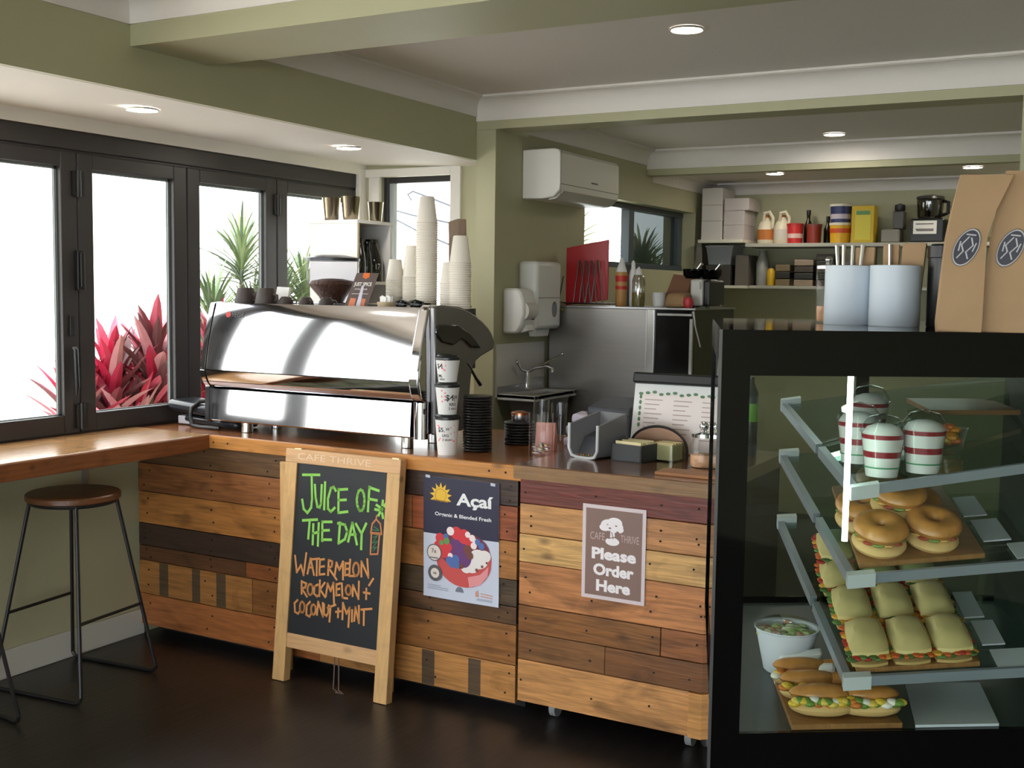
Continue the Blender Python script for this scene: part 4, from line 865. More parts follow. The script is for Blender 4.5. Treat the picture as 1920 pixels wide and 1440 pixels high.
# order sign
t = thing('order_sign', 'brown laminated sign reading Please Order Here on the order cart', 'sign', (-1.573,3.549,.51))
fs_ = lambda e: (lambda u, v: (-1.692+u+.0*v, 3.5505-e, .842-v-.0*u))
mb = MB(); SW, SH = .237, .330
q = [(0,0),(SW,0),(SW,SH),(0,SH)]
mb.add([fs_(0)(*p) for p in q]+[fs_(.0015)(*p) for p in q], [(3,2,1,0),(4,5,6,7),(0,1,5,4),(1,2,6,5),(2,3,7,6),(3,0,4,7)]); lam = mb.build('laminate', M('sign_border', (222,206,206), .3), t)
b_ = .013
MB().fpoly([(b_,b_),(SW-b_,b_),(SW-b_,SH-b_),(b_,SH-b_)],fs_(.0020)).build('brown_panel', M('sign_brown', (138,110,100), .35), lam, flat=True)
tx = lambda e: (lambda u, v: fs_(e)(u, -v))
MB().text('Please',SW/2+.002,-.168,.037,tx(.0026),width=.166,bold=.045).text('Order',SW/2+.002,-.224,.037,tx(.0026),width=.152,bold=.045).text('Here',SW/2+.002,-.280,.037,tx(.0026),width=.128,bold=.045).build('lettering', M('sign_white', (244,236,236), .5), lam, flat=True)
MB().text('CAFE',.058,-.108,.026,tx(.0026),width=.055).text('THRIVE',SW-.058,-.108,.026,tx(.0026),width=.068).build('cafe_lettering', M('sign_pink', (196,168,162), .5), lam, flat=True)
lg = MB(); fl = fs_(.0038)
for i_, (u, v, ru, rv) in enumerate(((.10,.066,.030,.020),(.122,.056,.028,.018),(.128,.070,.026,.020),(.085,.075,.02,.013),(.138,.078,.018,.012))): lg.fell(u,v,ru,rv,fs_(.0026+.00015*i_))
lg.fpoly([(.108,.07),(.122,.07),(.124,.11),(.132,.118),(.098,.118),(.106,.108)],fl).fell(.115,.122,.026,.014,fs_(.0040))
lg.build('tree_emblem', M('sign_white', (244,236,236), .5), lam, flat=True)
lg = MB(); f4 = fs_(.0042)
for u, v, r in ((.105,.076,.005),(.128,.066,.004),(.134,.088,.006),(.096,.064,.003)): lg.fell(u,v,r,r*.6,f4)
lg.strokes([[(.112,.09),(.118,.112)],[(.10,.112),(.13,.104)]],.003,f4).build('emblem_cutouts', M('sign_brown', (138,110,100), .35), lam, flat=True)
# ================================================================ glass display case on the right
CF = Vector((-.80,2.345,0)); cB = Vector((math.cos(math.radians(34)), math.sin(math.radians(34)), 0)); cA = Vector((-math.sin(math.radians(20.3)), math.cos(math.radians(20.3)), 0))
cN = Vector((-cB.y, cB.x, 0))
def cp(a, b, z): return tuple(CF + cB*a + cA*b + Vector((0,0,z)))
CW, CL = .95, 1.08
def cbox(mb, a0,a1,b0,b1,z0,z1):
    q = [(a0,b0),(a1,b0),(a1,b1),(a0,b1)]
    return mb.hexa([cp(*p,z0) for p in q], [cp(*p,z1) for p in q])
t = thing('display_case', 'tall black framed refrigerated glass display case full of food at the right', 'display case', tuple(CF))
cbox(MB(),0,CW,0,CL,.06,.60).build('base', blackg, t)
cbox(MB(),.03,CW-.03,.03,CL-.03,0,.06).build('plinth', black, t)
cbox(MB(),0,CW,0,CL,1.489,1.5).build('top_panel', blackg, t, label='glossy black top panel')
mb = MB(); cbox(mb,.0,.066,0,.012,.60,1.489); cbox(mb,.066,CW,0,.012,1.402,1.489); cbox(mb,CW-.05,CW,0,.012,.60,1.402); cbox(mb,.066,CW-.05,0,.012,.60,.612)
mb.build('front_border', blackg, t)
mb = MB(); cbox(mb,0,.012,.012,.06,.60,1.489); cbox(mb,0,.012,CL-.06,CL,.60,1.489); cbox(mb,0,.012,.06,CL-.06,1.42,1.489); cbox(mb,0,.012,.06,CL-.06,.60,.63)
cbox(mb,.012,CW,CL-.012,CL,1.44,1.489); cbox(mb,.012,CW,CL-.012,CL,.60,.63); cbox(mb,.46,.50,CL-.012,CL,.63,1.44)
mb.build('side_border', blackg, t)
cbox(MB(),CW-.012,CW,.012,CL-.012,.60,1.489).build('side_panel', M('case_grey', (52,58,58), .4), t)
MB().poly([cp(.06,.006,.606),cp(CW-.045,.006,.606),cp(CW-.045,.006,1.405),cp(.06,.006,1.405)]).build('front_glass', thin_glass('case_glass', (236,244,240)), t, flat=True)
MB().poly([cp(.006,.05,.62),cp(.006,CL-.05,.62),cp(.006,CL-.05,1.43),cp(.006,.05,1.43)]).build('side_glass', thin_glass('case_glass'), t, flat=True)
MB().poly([cp(.01,CL-.006,.62),cp(CW-.01,CL-.006,.62),cp(CW-.01,CL-.006,1.45),cp(.01,CL-.006,1.45)]).build('rear_glass', thin_glass('case_glass'), t, flat=True)
cbox(MB(),-.004,.003,-.004,.004,.06,1.50).build('corner_trim', M('trim_grey', (120,120,124), .35, .8), t)
cbox(MB(),.012,CW-.012,.012,CL-.012,.60,.612).build('deck', M('deck_grey', (64,72,72), .4), t)
MB().cyl(cp(.292,.03,1.035), cp(.292,.03,1.47), .0065, n=12).build('light_tube', M('tube_glow', (225,255,240), .5, emit=9), t, smooth=True, label='thin white vertical light tube')
MB().tube([cp(.20,CL-.06,1.462), cp(.80,CL-.06,1.462)], .008, 8).build('rear_light', M('tube_glow', (225,255,240), .5, emit=9), t, smooth=True)
SH = {1: (1.103,.136,.118), 2: (.922,.077,.157), 3: (.700,.041,.187)}
def sz(n, a, b): c = SH[n]; return c[0]+c[1]*a+c[2]*b
def sp_(n, a, b, dz=0): return cp(a, b, sz(n,a,b)+dz)
sa = lambda b: .316-.090*(b-.04)/.94
rail_m = M('shelf_rail', (150,158,168), .35, .3)
for n in (1,2,3):
    q = [(sa(.04),.04),(.93,.04),(.93,.99),(sa(.99),.99)]
    sh = MB().hexa([sp_(n,a,b,-.012) for a,b in q],[sp_(n,a,b,-.004) for a,b in q]).build('shelf', thin_glass('shelf_glass', (214,232,226)), t)
    r0 = [(sa(.04),.030),(.93,.030),(.93,.04),(sa(.04),.04)]
    MB().hexa([sp_(n,a,b,-.016) for a,b in r0],[sp_(n,a,b,.006) for a,b in r0]).build('front_rail', rail_m, sh)
    for b0, b1 in ((.04,.42),(.45,.985)):
        r1 = [(sa(b0)-.010,b0),(sa(b0)+.008,b0),(sa(b1)+.008,b1),(sa(b1)-.010,b1)]
        MB().hexa([sp_(n,a,b,-.022) for a,b in r1],[sp_(n,a,b,.002) for a,b in r1]).build('side_rail', rail_m, sh)
    MB().hexa([sp_(n,a,b,-.022) for a,b in ((sa(.04)-.014,.026),(sa(.04)+.05,.026),(sa(.04)+.05,.05),(sa(.04)-.014,.05))],[sp_(n,a,b,.008) for a,b in ((sa(.04)-.014,.026),(sa(.04)+.05,.026),(sa(.04)+.05,.05),(sa(.04)-.014,.05))]).build('corner_clip', M('clip_pale', (206,212,212), .4), sh)
    MB().hexa([sp_(n,a,b,-.022) for a,b in ((sa(.99)-.01,.965),(sa(.99)+.05,.965),(sa(.99)+.05,.995),(sa(.99)-.01,.995))],[sp_(n,a,b,.012) for a,b in ((sa(.99)-.01,.965),(sa(.99)+.05,.965),(sa(.99)+.05,.995),(sa(.99)-.01,.995))]).build('rear_clip', M('clip_pale', (206,212,212), .4), sh)
# top shelf: parfaits
yog = M('yoghurt', (236,232,226), .5); jam = M('berry_jam', (150,22,40), .35); clearcup = thin_glass('cup_plastic', (244,246,246))
def parfait(a, b, s, label):
    x, y, z = sp_(1,a,b,.001)
    tt = thing('parfait_cup', label, 'parfait', (x,y,z), 0, 'berry parfaits on the top shelf of the case')
    r0, r1, h = .036*s, .048*s, .100*s
    R_ = lambda v: r0+(r1-r0)*v/h
    MB().lathe([(R_(0),0),(R_(h),h),(R_(h)+.003,h+.002),(R_(h)+.003,h+.005)], (x,y,z), 30, caps=False).build('cup', clearcup, tt, smooth=True)
    MB().lathe([(R_(h)+.002,h+.005),(.044*s,h+.020*s),(.032*s,h+.036*s),(.0001,h+.044*s)], (x,y,z), 30, caps=False).build('dome_lid', clearcup, tt, smooth=True)
    def layer(v0, v1, nm, mt): MB().lathe([(R_(v0)-.0012,v0),(R_(v1)-.0012,v1)], (x,y,z), 30).build(nm, mt, tt, smooth=True)
    layer(.002,.046*s,'yoghurt_layer',yog); layer(.046*s,.060*s,'berry_layer',jam); layer(.060*s,.088*s,'yoghurt_layer',yog); layer(.088*s,.098*s,'berry_layer',jam)
    MB().lathe([(R_(.098*s)-.002,.098*s),(.036*s,.113*s),(.018*s,.120*s),(.0001,.121*s)], (x,y,z), 24).build('topping', yog, tt, smooth=True)
    MB().lathe([(R_(.03)+.0003,.022*s),(R_(.03)+.0006,.025*s)], (x,y,z), 30, caps=False).build('green_band', M('green_print', (40,130,80), .5), tt, smooth=True)
parfait(.475,.085,1.0,'berry parfait with dome lid at the front right of the top shelf')
parfait(.382,.10,1.0,'berry parfait with dome lid at the front left of the top shelf')
parfait(.345,.235,1.02,'berry parfait in the second row of the top shelf behind the light tube')
parfait(.40,.42,1.0,'berry parfait third row back on the top shelf')
o = MB()
x, y, z = sp_(1,.56,.26,.001)
tt = thing('fruit_tub', 'clear tub of orange fruit right of the parfaits on the top shelf', 'tub', (x,y,z))
MB().lathe([(.045,0),(.055,.05),(.058,.052)], (x,y,z), 26, caps=False).build('tub', clearcup, tt, smooth=True)
mb = MB(); rf = random.Random(9)
for k in range(22):
    a_, r_ = rf.uniform(0,6.28), rf.uniform(0,.035); mb.cur = rf.choice([(226,150,40),(214,110,40),(232,190,80)])
    mb.ell((x+r_*math.cos(a_),y+r_*math.sin(a_),z+.012+.002*k),(.014,.012,.009),8,5)
mb.build('fruit', M('fruit', (220,150,50), .45, tint=True), tt, smooth=True)['kind'] = 'stuff'
tag(cbox(MB(),.56,.80,.42,.75,sz(1,.66,.55)+.018,sz(1,.66,.55)+.030).build('serving_board', M('case_board', (120,84,46), .5, noise=.15, nscale=5)), 'dark timber serving board at the back right of the top shelf', 'board')
# middle shelf: filled bagels on a board
case_board = wood('case_board_timber', (150,106,58), .5, stretch=(3,20,3), amount=.2, stain=.2)
def shelf_board(n, a0,a1,b0,b1, label):
    q = [(a0,b0),(a1,b0),(a1,b1),(a0,b1)]
    tag(MB().hexa([sp_(n,a,b,.001) for a,b in q],[sp_(n,a,b,.013) for a,b in q]).build('serving_board', case_board, bevel=.002), label, 'board')
shelf_board(2,.335,.63,.075,.62,'timber serving board under the bagels on the middle shelf')
shelf_board(3,.335,.625,.055,.66,'timber serving board under the square sandwiches on the lower shelf')
bag_m = M('bagel_crust', (196,134,66), .4, noise=.3, nscale=28, coat=.3); crumb = M('bagel_crumb', (222,184,120), .7); bac = M('bacon', (150,64,44), .5); lett = M('lettuce', (110,140,60), .6)
def torus(mb, c, R, r, Mx, zs=1.0, n=28, m=12):
    vs = [Mx @ Vector((c[0]+(R+r*math.cos(v))*math.cos(u), c[1]+(R+r*math.cos(v))*math.sin(u), c[2]+r*zs*math.sin(v))) for u in [2*math.pi*i/n for i in range(n)] for v in [2*math.pi*j/m for j in range(m)]]
    return mb.add(vs, [(i*m+j, ((i+1)%n)*m+j, ((i+1)%n)*m+(j+1)%m, i*m+(j+1)%m) for i in range(n) for j in range(m)])
def bagel(a, b, tilt, dirn, label, dz=0):
    p = Vector(sp_(2,a,b,.016+dz))
    tt = thing('filled_bagel', label, 'bagel', tuple(p), 0, 'filled bagels on the middle shelf')
    Mx = Matrix.Translation(p) @ Matrix.Rotation(dirn,4,'Z') @ Matrix.Rotation(tilt,4,'X') @ Matrix.Translation((0,0,.018))
    torus(MB(),(0,0,0),.036,.026,Mx,.62).build('bagel_base', crumb, tt, smooth=True)
    torus(MB(),(0,0,.040),.036,.027,Mx,.75).build('bagel_top', bag_m, tt, smooth=True)
    mb = MB()
    for k in range(14):
        an = k*.449; c_ = Mx @ Vector((.045*math.cos(an),.045*math.sin(an),.020)); mb.cur = [(170,70,50),(120,150,70),(214,170,90)][k%3]
        mb.ell(c_,(.017,.017,.006),8,5)
    mb.build('filling', M('filling', (170,80,50), .5, tint=True), tt, smooth=True)
t15 = math.radians(22)
bagel(.515,.155,t15,.5,'filled bagel at the front right of the middle shelf board')
bagel(.390,.150,t15,.4,'filled bagel at the front left of the middle shelf board')
bagel(.500,.315,t15,.6,'filled bagel in the second row of the middle shelf, right')
bagel(.370,.305,t15,.3,'filled bagel in the second row of the middle shelf, left by the light tube')
bagel(.445,.235,t15,.5,'filled bagel resting on top between the two front bagels',.05)
bagel(.44,.48,t15,.5,'filled bagel at the back of the middle shelf board')
# lower shelf: square sandwiches
brd = M('soft_bread', (224,204,140), .6, noise=.1, nscale=16); brdb = M('bread_base', (200,168,104), .7)
def sandwich(a, b, label, dz=0, lift=0):
    n = 3; w, l = .047, .082
    base = Vector(sp_(n,a,b,.0135+dz))
    tt = thing('square_sandwich', label, 'sandwich', tuple(base), 0, 'square sandwiches on the lower shelf')
    def P(u, v, h): q = Vector(sp_(n,a+u,b+v,.0135+dz+h)); return q
    def pillow(mb, z0, z1, k, dome):
        m = 6; top = []; bot = []
        for i in range(m+1):
            for j in range(m+1):
                s = 2*i/m-1; v = 2*j/m-1
                su = s*(1-.10*v*v); sv = v*(1-.10*s*s)
                e = (1-s**4)*(1-v**4)
                top.append(P(su*w*k, sv*l*k, z0+(z1-z0)*(.45+.55*e**.5)+dome*e)); bot.append(P(su*w*k, sv*l*k, z0))
        o = len(top); f = []
        for i in range(m):
            for j in range(m):
                q = i*(m+1)+j; f += [(q,q+1,q+m+2,q+m+1),(o+q,o+q+m+1,o+q+m+2,o+q+1)]
        edge = [i*(m+1) for i in range(m+1)]+[m*(m+1)+j for j in range(1,m+1)]+[i*(m+1)+m for i in range(m-1,-1,-1)]+[j for j in range(m-1,0,-1)]
        f += [(edge[i],edge[(i+1)%len(edge)],o+edge[(i+1)%len(edge)],o+edge[i]) for i in range(len(edge))]
        return mb.add(top+bot, f)
    pillow(MB(),0,.014,.98,0).build('bread_base', brdb, tt, smooth=True)
    mb = MB(); rs = random.Random(int(a*1000+b*77))
    for k in range(30):
        e = k/30*8; sd = int(e/2) % 4; tpos = (e % 2)-1
        u, v = ((tpos,-1),(1,tpos),(-tpos,1),(-1,-tpos))[sd]
        mb.cur = rs.choice([(72,104,44),(94,128,60),(206,96,40),(176,44,34),(222,160,60)])
        mb.ell(P(u*w*.92,v*l*.94,.020+rs.uniform(-.003,.004)),(.014,.014,.006),8,5)
    mb.build('filling', M('filling', (170,80,50), .5, tint=True), tt, smooth=True)
    pillow(MB(),.024,.046,1.0,.008).build('bread_top', brd, tt, smooth=True)
nm_ = [['front left','front centre','front right'],['middle left','centre','middle right'],['back left','back centre','back right']]
for r, b in enumerate((.135,.315,.495)):
    for c, a in enumerate((.368-.012*r,.468-.008*r,.566-.004*r)):
        sandwich(a, b, 'square cream topped sandwich, %s of the three by three block on the lower shelf' % nm_[r][c])
sandwich(.345,.60,'square sandwich propped up at the far left behind the block on the lower shelf', .03)
# cards lying on the shelves
def shelf_card(n, a, b, w, l, label):
    q = [(a-w,b-l),(a+w,b-l),(a+w,b+l),(a-w,b+l)]
    tag(MB().hexa([sp_(n,u,v,.001) for u,v in q],[sp_(n,u,v,.004) for u,v in q]).build('white_card', M('card_white', (214,220,226), .6)), label, 'card')
shelf_card(2,.672,.41,.030,.07,'white card at the back right of the middle shelf')
shelf_card(2,.684,.24,.034,.07,'white card at the middle right of the middle shelf')
shelf_card(2,.76,.10,.06,.045,'white card at the front right of the middle shelf')
shelf_card(3,.668,.36,.026,.07,'white card at the back right of the lower shelf beside the sandwiches')
shelf_card(3,.682,.21,.028,.06,'white card at the middle right of the lower shelf beside the sandwiches')
shelf_card(3,.715,.08,.05,.045,'white card at the front right of the lower shelf')
# deck: salad bowl, paper, board with rolls, large white card
ZD = .6125
def dk(a, b, z=0): return cp(a, b, ZD+z)
x, y, z = dk(.205,.425)
t = thing('salad_bowl', 'white takeaway bowl of salad under a clear lid at the left of the case floor', 'bowl', (x,y,z))
MB().lathe([(.052,0),(.056,.004),(.078,.108),(.082,.111),(.082,.114),(.077,.112),(.054,.008),(.0001,.007)], (x,y,z), 36, caps=False).build('bowl', M('bowl_white', (226,228,236), .5), t, smooth=True)
mb = MB(); rs = random.Random(4)
for k in range(70):
    an, r_ = rs.uniform(0,6.28), .068*math.sqrt(rs.random()); mb.cur = rs.choice([(196,210,150),(220,220,170),(170,194,116),(222,170,140),(236,232,206)])
    mb.ell((x+r_*math.cos(an),y+r_*math.sin(an),z+.096+rs.uniform(0,.012)),(.013,.010,.006),7,4)
mb.build('salad', M('salad', (176,196,120), .5, tint=True), t, smooth=True)['kind'] = 'stuff'
MB().lathe([(.081,.114),(.080,.118),(.06,.128),(.0001,.130)], (x,y,z), 36, caps=False).build('clear_lid', clearcup, t, smooth=True)
tag(MB().hexa([dk(.165,.30),dk(.27,.30),dk(.28,.37),dk(.175,.38)],[dk(.17,.33,.05),dk(.29,.32,.075),dk(.29,.36,.08),dk(.19,.375,.06)]).build('folded_paper', paper, bevel=.006), 'folded white paper in front of the salad bowl', 'paper')
tag(MB().hexa([dk(.262,.22,.014),dk(.315,.20,.014),dk(.33,.27,.014),dk(.27,.29,.014)],[dk(.268,.23,.072),dk(.308,.215,.076),dk(.315,.25,.078),dk(.275,.26,.074)]).build('paper_cup_sleeve', paper, bevel=.008), 'white paper pouch standing at the back of the case floor board', 'pouch')
q = [(.185,.012),(.44,.012),(.40,.36),(.165,.36)]
tag(MB().hexa([dk(a,b) for a,b in q],[dk(a,b,.013) for a,b in q]).build('serving_board', case_board, bevel=.002), 'timber serving board of filled rolls on the case floor', 'board')
def roll(a, b, rot, label):
    p = Vector(dk(a,b,.0135))
    tt = thing('filled_roll', label, 'roll', tuple(p), 0, 'filled rolls on the case floor')
    Mx = Matrix.Translation(p) @ Matrix.Rotation(rot,4,'Z')
    def el_(c, r, mb): 
        o = len(mb.v); mb.ell(c, r, 16, 8); mb.v[o:] = [tuple(Mx @ Vector(v)) for v in mb.v[o:]]; return mb
    el_((0,0,.020),(.075,.036,.020),MB()).build('bread_base', crumb, tt, smooth=True)
    el_((0,.014,.048),(.074,.032,.020),MB()).build('bread_top', bag_m, tt, smooth=True)
    mb = MB(); rs = random.Random(int(a*999))
    for k in range(22):
        mb.cur = rs.choice([(226,190,60),(110,146,60),(240,236,220),(206,120,50),(230,200,90)])
        el_((-.068+.136*k/21,-.020+rs.uniform(-.008,.004),.036+rs.uniform(-.004,.006)),(.014,.014,.008),mb)
    mb.build('filling', M('filling', (170,80,50), .5, tint=True), tt, smooth=True)
for k, (a, b, r_) in enumerate(((.235,.255,.4),(.335,.24,.5),(.245,.16,.45),(.345,.145,.5),(.26,.065,.5),(.365,.06,.45))):
    roll(a, b, r_, 'golden filled roll, %s of the two rows on the case floor board' % ('back left','back right','middle left','middle right','front left','front right')[k])
q = [(.47,.015),(.665,.015),(.69,.29),(.50,.29)]
tag(MB().hexa([dk(a,b) for a,b in q],[dk(a,b,.006) for a,b in q]).build('white_card', M('card_white', (214,220,226), .6)), 'large white card lying on the case floor, right of the board', 'card')
# on top of the case
ZT2 = 1.5002
def can(x, y, label, seed):
    tt = thing('canister', label, 'canister', (x,y,ZT2), 0, 'pale blue canisters on the display case')
    MB().lathe([(.061,0),(.062,.002),(.062,.151),(.060,.152),(.059,.150),(.059,.006),(.0001,.005)], (x,y,ZT2), 40, caps=False).build('canister_wall', M('pale_blue_tin', (208,219,228), .45, noise=.03, nscale=5), tt, smooth=True)
    return tt
can(-.568,2.985,'pale blue canister holding cutlery on the case top, right one','r')
can(-.690,3.022,'pale blue canister holding cutlery on the case top, left one','l')
def cutlery(x, y, label, lean, mat, kind):
    mb = MB()
    mb.tube([(x,y,ZT2+.01),(x+lean[0]*.5,y+lean[1]*.5,ZT2+.11),(x+lean[0],y+lean[1],ZT2+.205)], [.004,.004,.006], 8)
    tag(mb.build('cutlery', mat, smooth=True), label, 'cutlery', 'cutlery in the canisters')
for k, (dx, dy, lx, ly) in enumerate(((-.02,.0,-.02,.02),(.0,.01,.0,.02),(.018,-.01,.012,.015),(-.01,-.02,-.006,.015))):
    cutlery(-.69+dx,3.022+dy,'steel knife handle sticking out of the left pale blue canister',(lx,ly),satin,'knife')
for k, (dx, dy, lx, ly) in enumerate(((-.012,.0,-.006,.012),(.02,.01,.004,.015))):
    cutlery(-.568+dx,2.985+dy,'steel knife handle sticking out of the right pale blue canister',(lx,ly),satin,'knife')
def kbag(u, x, y, w, h, label, lean):
    mb = MB().hexa([(x-w,y-.006,ZT2+.01),(x+w,y-.006,ZT2+.01),(x+w,y+.006,ZT2+.01),(x-w,y+.006,ZT2+.01)],[(x-w*1.1+lean,y-.008,ZT2+h),(x+w*1.1+lean,y-.008,ZT2+h),(x+w*1.1+lean,y+.008,ZT2+h),(x-w*1.1+lean,y+.008,ZT2+h)])
    tag(mb.build('paper_sleeve', kraft, bevel=.002), label, 'paper sleeve', 'brown paper sleeves in the canisters')
kbag(0,-.660,3.045,.022,.20,'brown paper sleeve standing in the left pale blue canister',.004)
kbag(0,-.585,3.01,.018,.205,'brown paper sleeve at the left in the right pale blue canister',.0)
kbag(0,-.540,3.005,.026,.208,'wide brown paper sleeve at the right in the right pale blue canister',.012)
t = thing('straw_jar', 'slim clear glass jar with steel knob at the left end on the case top', 'jar', (-.775,3.145,ZT2))
MB().lathe([(.030,0),(.031,.003),(.031,.14),(.029,.146),(.029,.152)], (-.775,3.145,ZT2), 28, caps=False).build('jar_glass', glass, t, smooth=True)
MB().lathe([(.032,.146),(.032,.154),(.008,.158),(.007,.164)], (-.775,3.145,ZT2), 28).ell((-.775,3.145,ZT2+.171),(.010,.010,.009)).build('jar_lid', chrome, t, smooth=True)
MB().lathe([(.027,.004),(.028,.045),(.0001,.046)], (-.775,3.145,ZT2), 24).build('contents', M('biscuit', (214,164,124), .8, noise=.2, nscale=40, bump=.5), t, smooth=True)
t = thing('black_canister', 'black canister between the pale blue canister and the coffee bags', 'canister', (-.472,2.99,ZT2))
MB().lathe([(.030,0),(.032,.003),(.032,.17),(.034,.172),(.034,.20),(.03,.205),(.0001,.206)], (-.462,3.00,ZT2), 28).build('canister_wall', black, t, smooth=True)
lab_d = M('label_navy', (48,50,62), .5); lab_w = M('label_white', (196,196,198), .6)
def coffee_bag(ox, oy, rot, label, lean=1.0, h=.335):
    tt = thing('coffee_bag', label, 'bag', (ox,oy,ZT2), 0, 'brown paper coffee bags on the display case')
    Rz = Matrix.Translation((ox,oy,ZT2)) @ Matrix.Rotation(math.radians(16+rot),4,'Z')
    def P(u, w, z): return Rz @ Vector((u,w,z))
    secs = [(0,[(0,0),(.088,0),(.082,.03),(.088,.05),(0,.05),(.006,.025)]),(.02,[(-.002,-.002),(.090,-.002),(.084,.03),(.09,.052),(-.002,.052),(.004,.025)]),(.12,[(.004,0),(.091,0),(.080,.03),(.092,.05),(.004,.05),(.012,.025)]),(.205,[(.010,.001),(.093,.001),(.074,.028),(.090,.046),(.010,.046),(.020,.025)]),
            (.262,[(.020,.006),(.108,.006),(.088,.024),(.110,.044),(.020,.044),(.034,.026)]),(h,[(.034,.014),(.142,.016),(.140,.019),(.142,.022),(.034,.022),(.038,.018)])]
    vs = []; fs = []
    for i,(z, c) in enumerate(secs):
        for k,(u,w) in enumerate(c):
            wob = .004*math.sin(7*z*20+k) if 0 < i < len(secs)-1 else 0
            vs.append(P(u+wob*.4+(lean-1)*z*.1, w+wob, z+(.006*math.sin(u*60) if i == len(secs)-1 else 0)))
    for i in range(len(secs)-1):
        for k in range(6): fs.append((i*6+k,i*6+(k+1)%6,(i+1)*6+(k+1)%6,(i+1)*6+k))
    fs += [tuple(range(6))[::-1], tuple(range((len(secs)-1)*6,len(secs)*6))]
    MB().add(vs, fs).build('bag_body', kraft, tt, smooth=True, ang=30)
    def fn(e):
        return lambda u, v: P(.0495+u+.30*v+(lean-1)*(.18+v)*.1, -.0045-e+.02*max(0,v-.02), .183+v)
    lbl = MB().fell(0,0,.026,.041,fn(.001),30).build('round_label', lab_d, tt, flat=True)
    mb = MB().fring(0,0,.0,.0,fn(.002),3) if False else MB()
    n = 30
    vs = [fn(.0016)(r*.026*math.cos(2*math.pi*k/n), r*.041*math.sin(2*math.pi*k/n)) for r in (.90,.97) for k in range(n)]
    mb.add(vs, [(k,(k+1)%n,n+(k+1)%n,n+k) for k in range(n)])
    f3_ = fn(.0018)
    mb.strokes([[(-.012,-.022),(-.004,-.008),(-.012,.006),(-.002,.022)],[(.010,-.024),(.002,-.010),(.012,.004),(.004,.020)],[(-.008,.028),(.010,.026)],[(-.014,-.006),(-.016,.012)],[(.015,-.008),(.017,.008)]],.0028,f3_)
    mb.build('label_print', lab_w, lbl, flat=True)
coffee_bag(-.408,2.640,0,'brown coffee bag with round dark label, leftmost of the bags on the case')
coffee_bag(-.326,2.692,-5,'brown coffee bag with round dark label, second from the left on the case',1.05,.345)
coffee_bag(-.245,2.745,-8,'brown coffee bag cut by the right border on the display case',1.05,.345)
# ================================================================ kitchen behind the counter
t = thing('air_conditioner', 'white wall mounted split air conditioner above the kitchen window', 'air conditioner', (-2.77,5.6,2.05))
acw = M('ac_white', (243,240,230), .4)
pr = [(-2.879,2.295),(-2.70,2.297),(-2.672,2.29),(-2.66,2.272),(-2.657,2.12),(-2.664,2.085),(-2.70,2.052),(-2.76,2.045),(-2.879,2.045)]
MB().prism(pr,'y',5.235,5.965).build('housing', acw, t, smooth=True, ang=25, bevel=.006)
MB().prism([(-2.662,2.083),(-2.655,2.083),(-2.70,2.045),(-2.74,2.040),(-2.74,2.046),(-2.70,2.052)],'y',5.27,5.93).build('louvre', M('ac_louvre', (214,212,204), .35), t, smooth=True)
for k in range(4): MB().tube([(-2.663-.016*k,5.29,2.079-.011*k),(-2.663-.016*k,5.91,2.079-.011*k)], .002, 6).build('vane', M('ac_vane', (74,72,68), .4), t)
MB().box(-2.6585,-2.656,5.235,5.237,2.06,2.29).box(-2.66,-2.6565,5.24,5.96,2.115,2.118).build('panel_seam', M('seam_grey', (120,118,112), .6), t)
MB().box(-2.6572,-2.6562,5.60,5.68,2.145,2.153).build('maker_plate', M('seam_grey', (120,118,112), .6), t)
# dispensers over the basin
t = thing('tissue_dispenser', 'small rounded white tissue dispenser on the kitchen wall above the basin', 'dispenser', (-2.82,5.12,1.355))
dp = [(-2.879,1.585),(-2.80,1.583),(-2.775,1.565),(-2.757,1.52),(-2.752,1.46),(-2.765,1.40),(-2.79,1.362),(-2.81,1.355),(-2.879,1.355)]
MB().prism(dp,'y',5.045,5.175).build('housing', whitep, t, smooth=True, ang=35, bevel=.012)
MB().tube([(-2.785,5.06,1.47),(-2.785,5.16,1.47)], .052, 24).build('roll_cover', M('off_white_plastic', (216,212,204), .4), t, smooth=True)
MB().lathe([(.010,0),(.010,.006)],(-2.757,5.14,1.425),12).build('lock_button', black, t)
MB().hexa([(-2.79,5.09,1.36),(-2.755,5.09,1.372),(-2.755,5.165,1.372),(-2.79,5.165,1.36)],[(-2.80,5.10,1.40),(-2.77,5.10,1.41),(-2.77,5.165,1.41),(-2.80,5.165,1.40)]).build('tissue', paper, t)
t = thing('towel_dispenser', 'tall white paper towel dispenser with oval window on the kitchen wall', 'dispenser', (-2.82,5.35,1.37))
MB().box(-2.879,-2.765,5.20,5.485,1.372,1.725).build('housing', whitep, t, smooth=True, ang=35, bevel=.022)
fx_ = lambda u, v: (-2.7638, 5.40+u, 1.475+v)
MB().fell(0,0,.030,.042,fx_).build('oval_window', M('smoked_window', (92,92,94), .3), t, flat=True)
MB().box(-2.764,-2.7625,5.22,5.465,1.535,1.538).build('seam', M('seam_grey', (120,118,112), .6), t)
MB().hexa([(-2.83,5.25,1.335),(-2.80,5.25,1.335),(-2.80,5.40,1.335),(-2.83,5.40,1.335)],[(-2.84,5.25,1.375),(-2.79,5.25,1.375),(-2.79,5.40,1.375),(-2.84,5.40,1.375)]).build('hanging_towel', paper, t)
struct('trim_13', MB().box(-2.881,-2.872,4.985,5.50,1.03,1.30), M('splash_white', (214,210,204), .3))
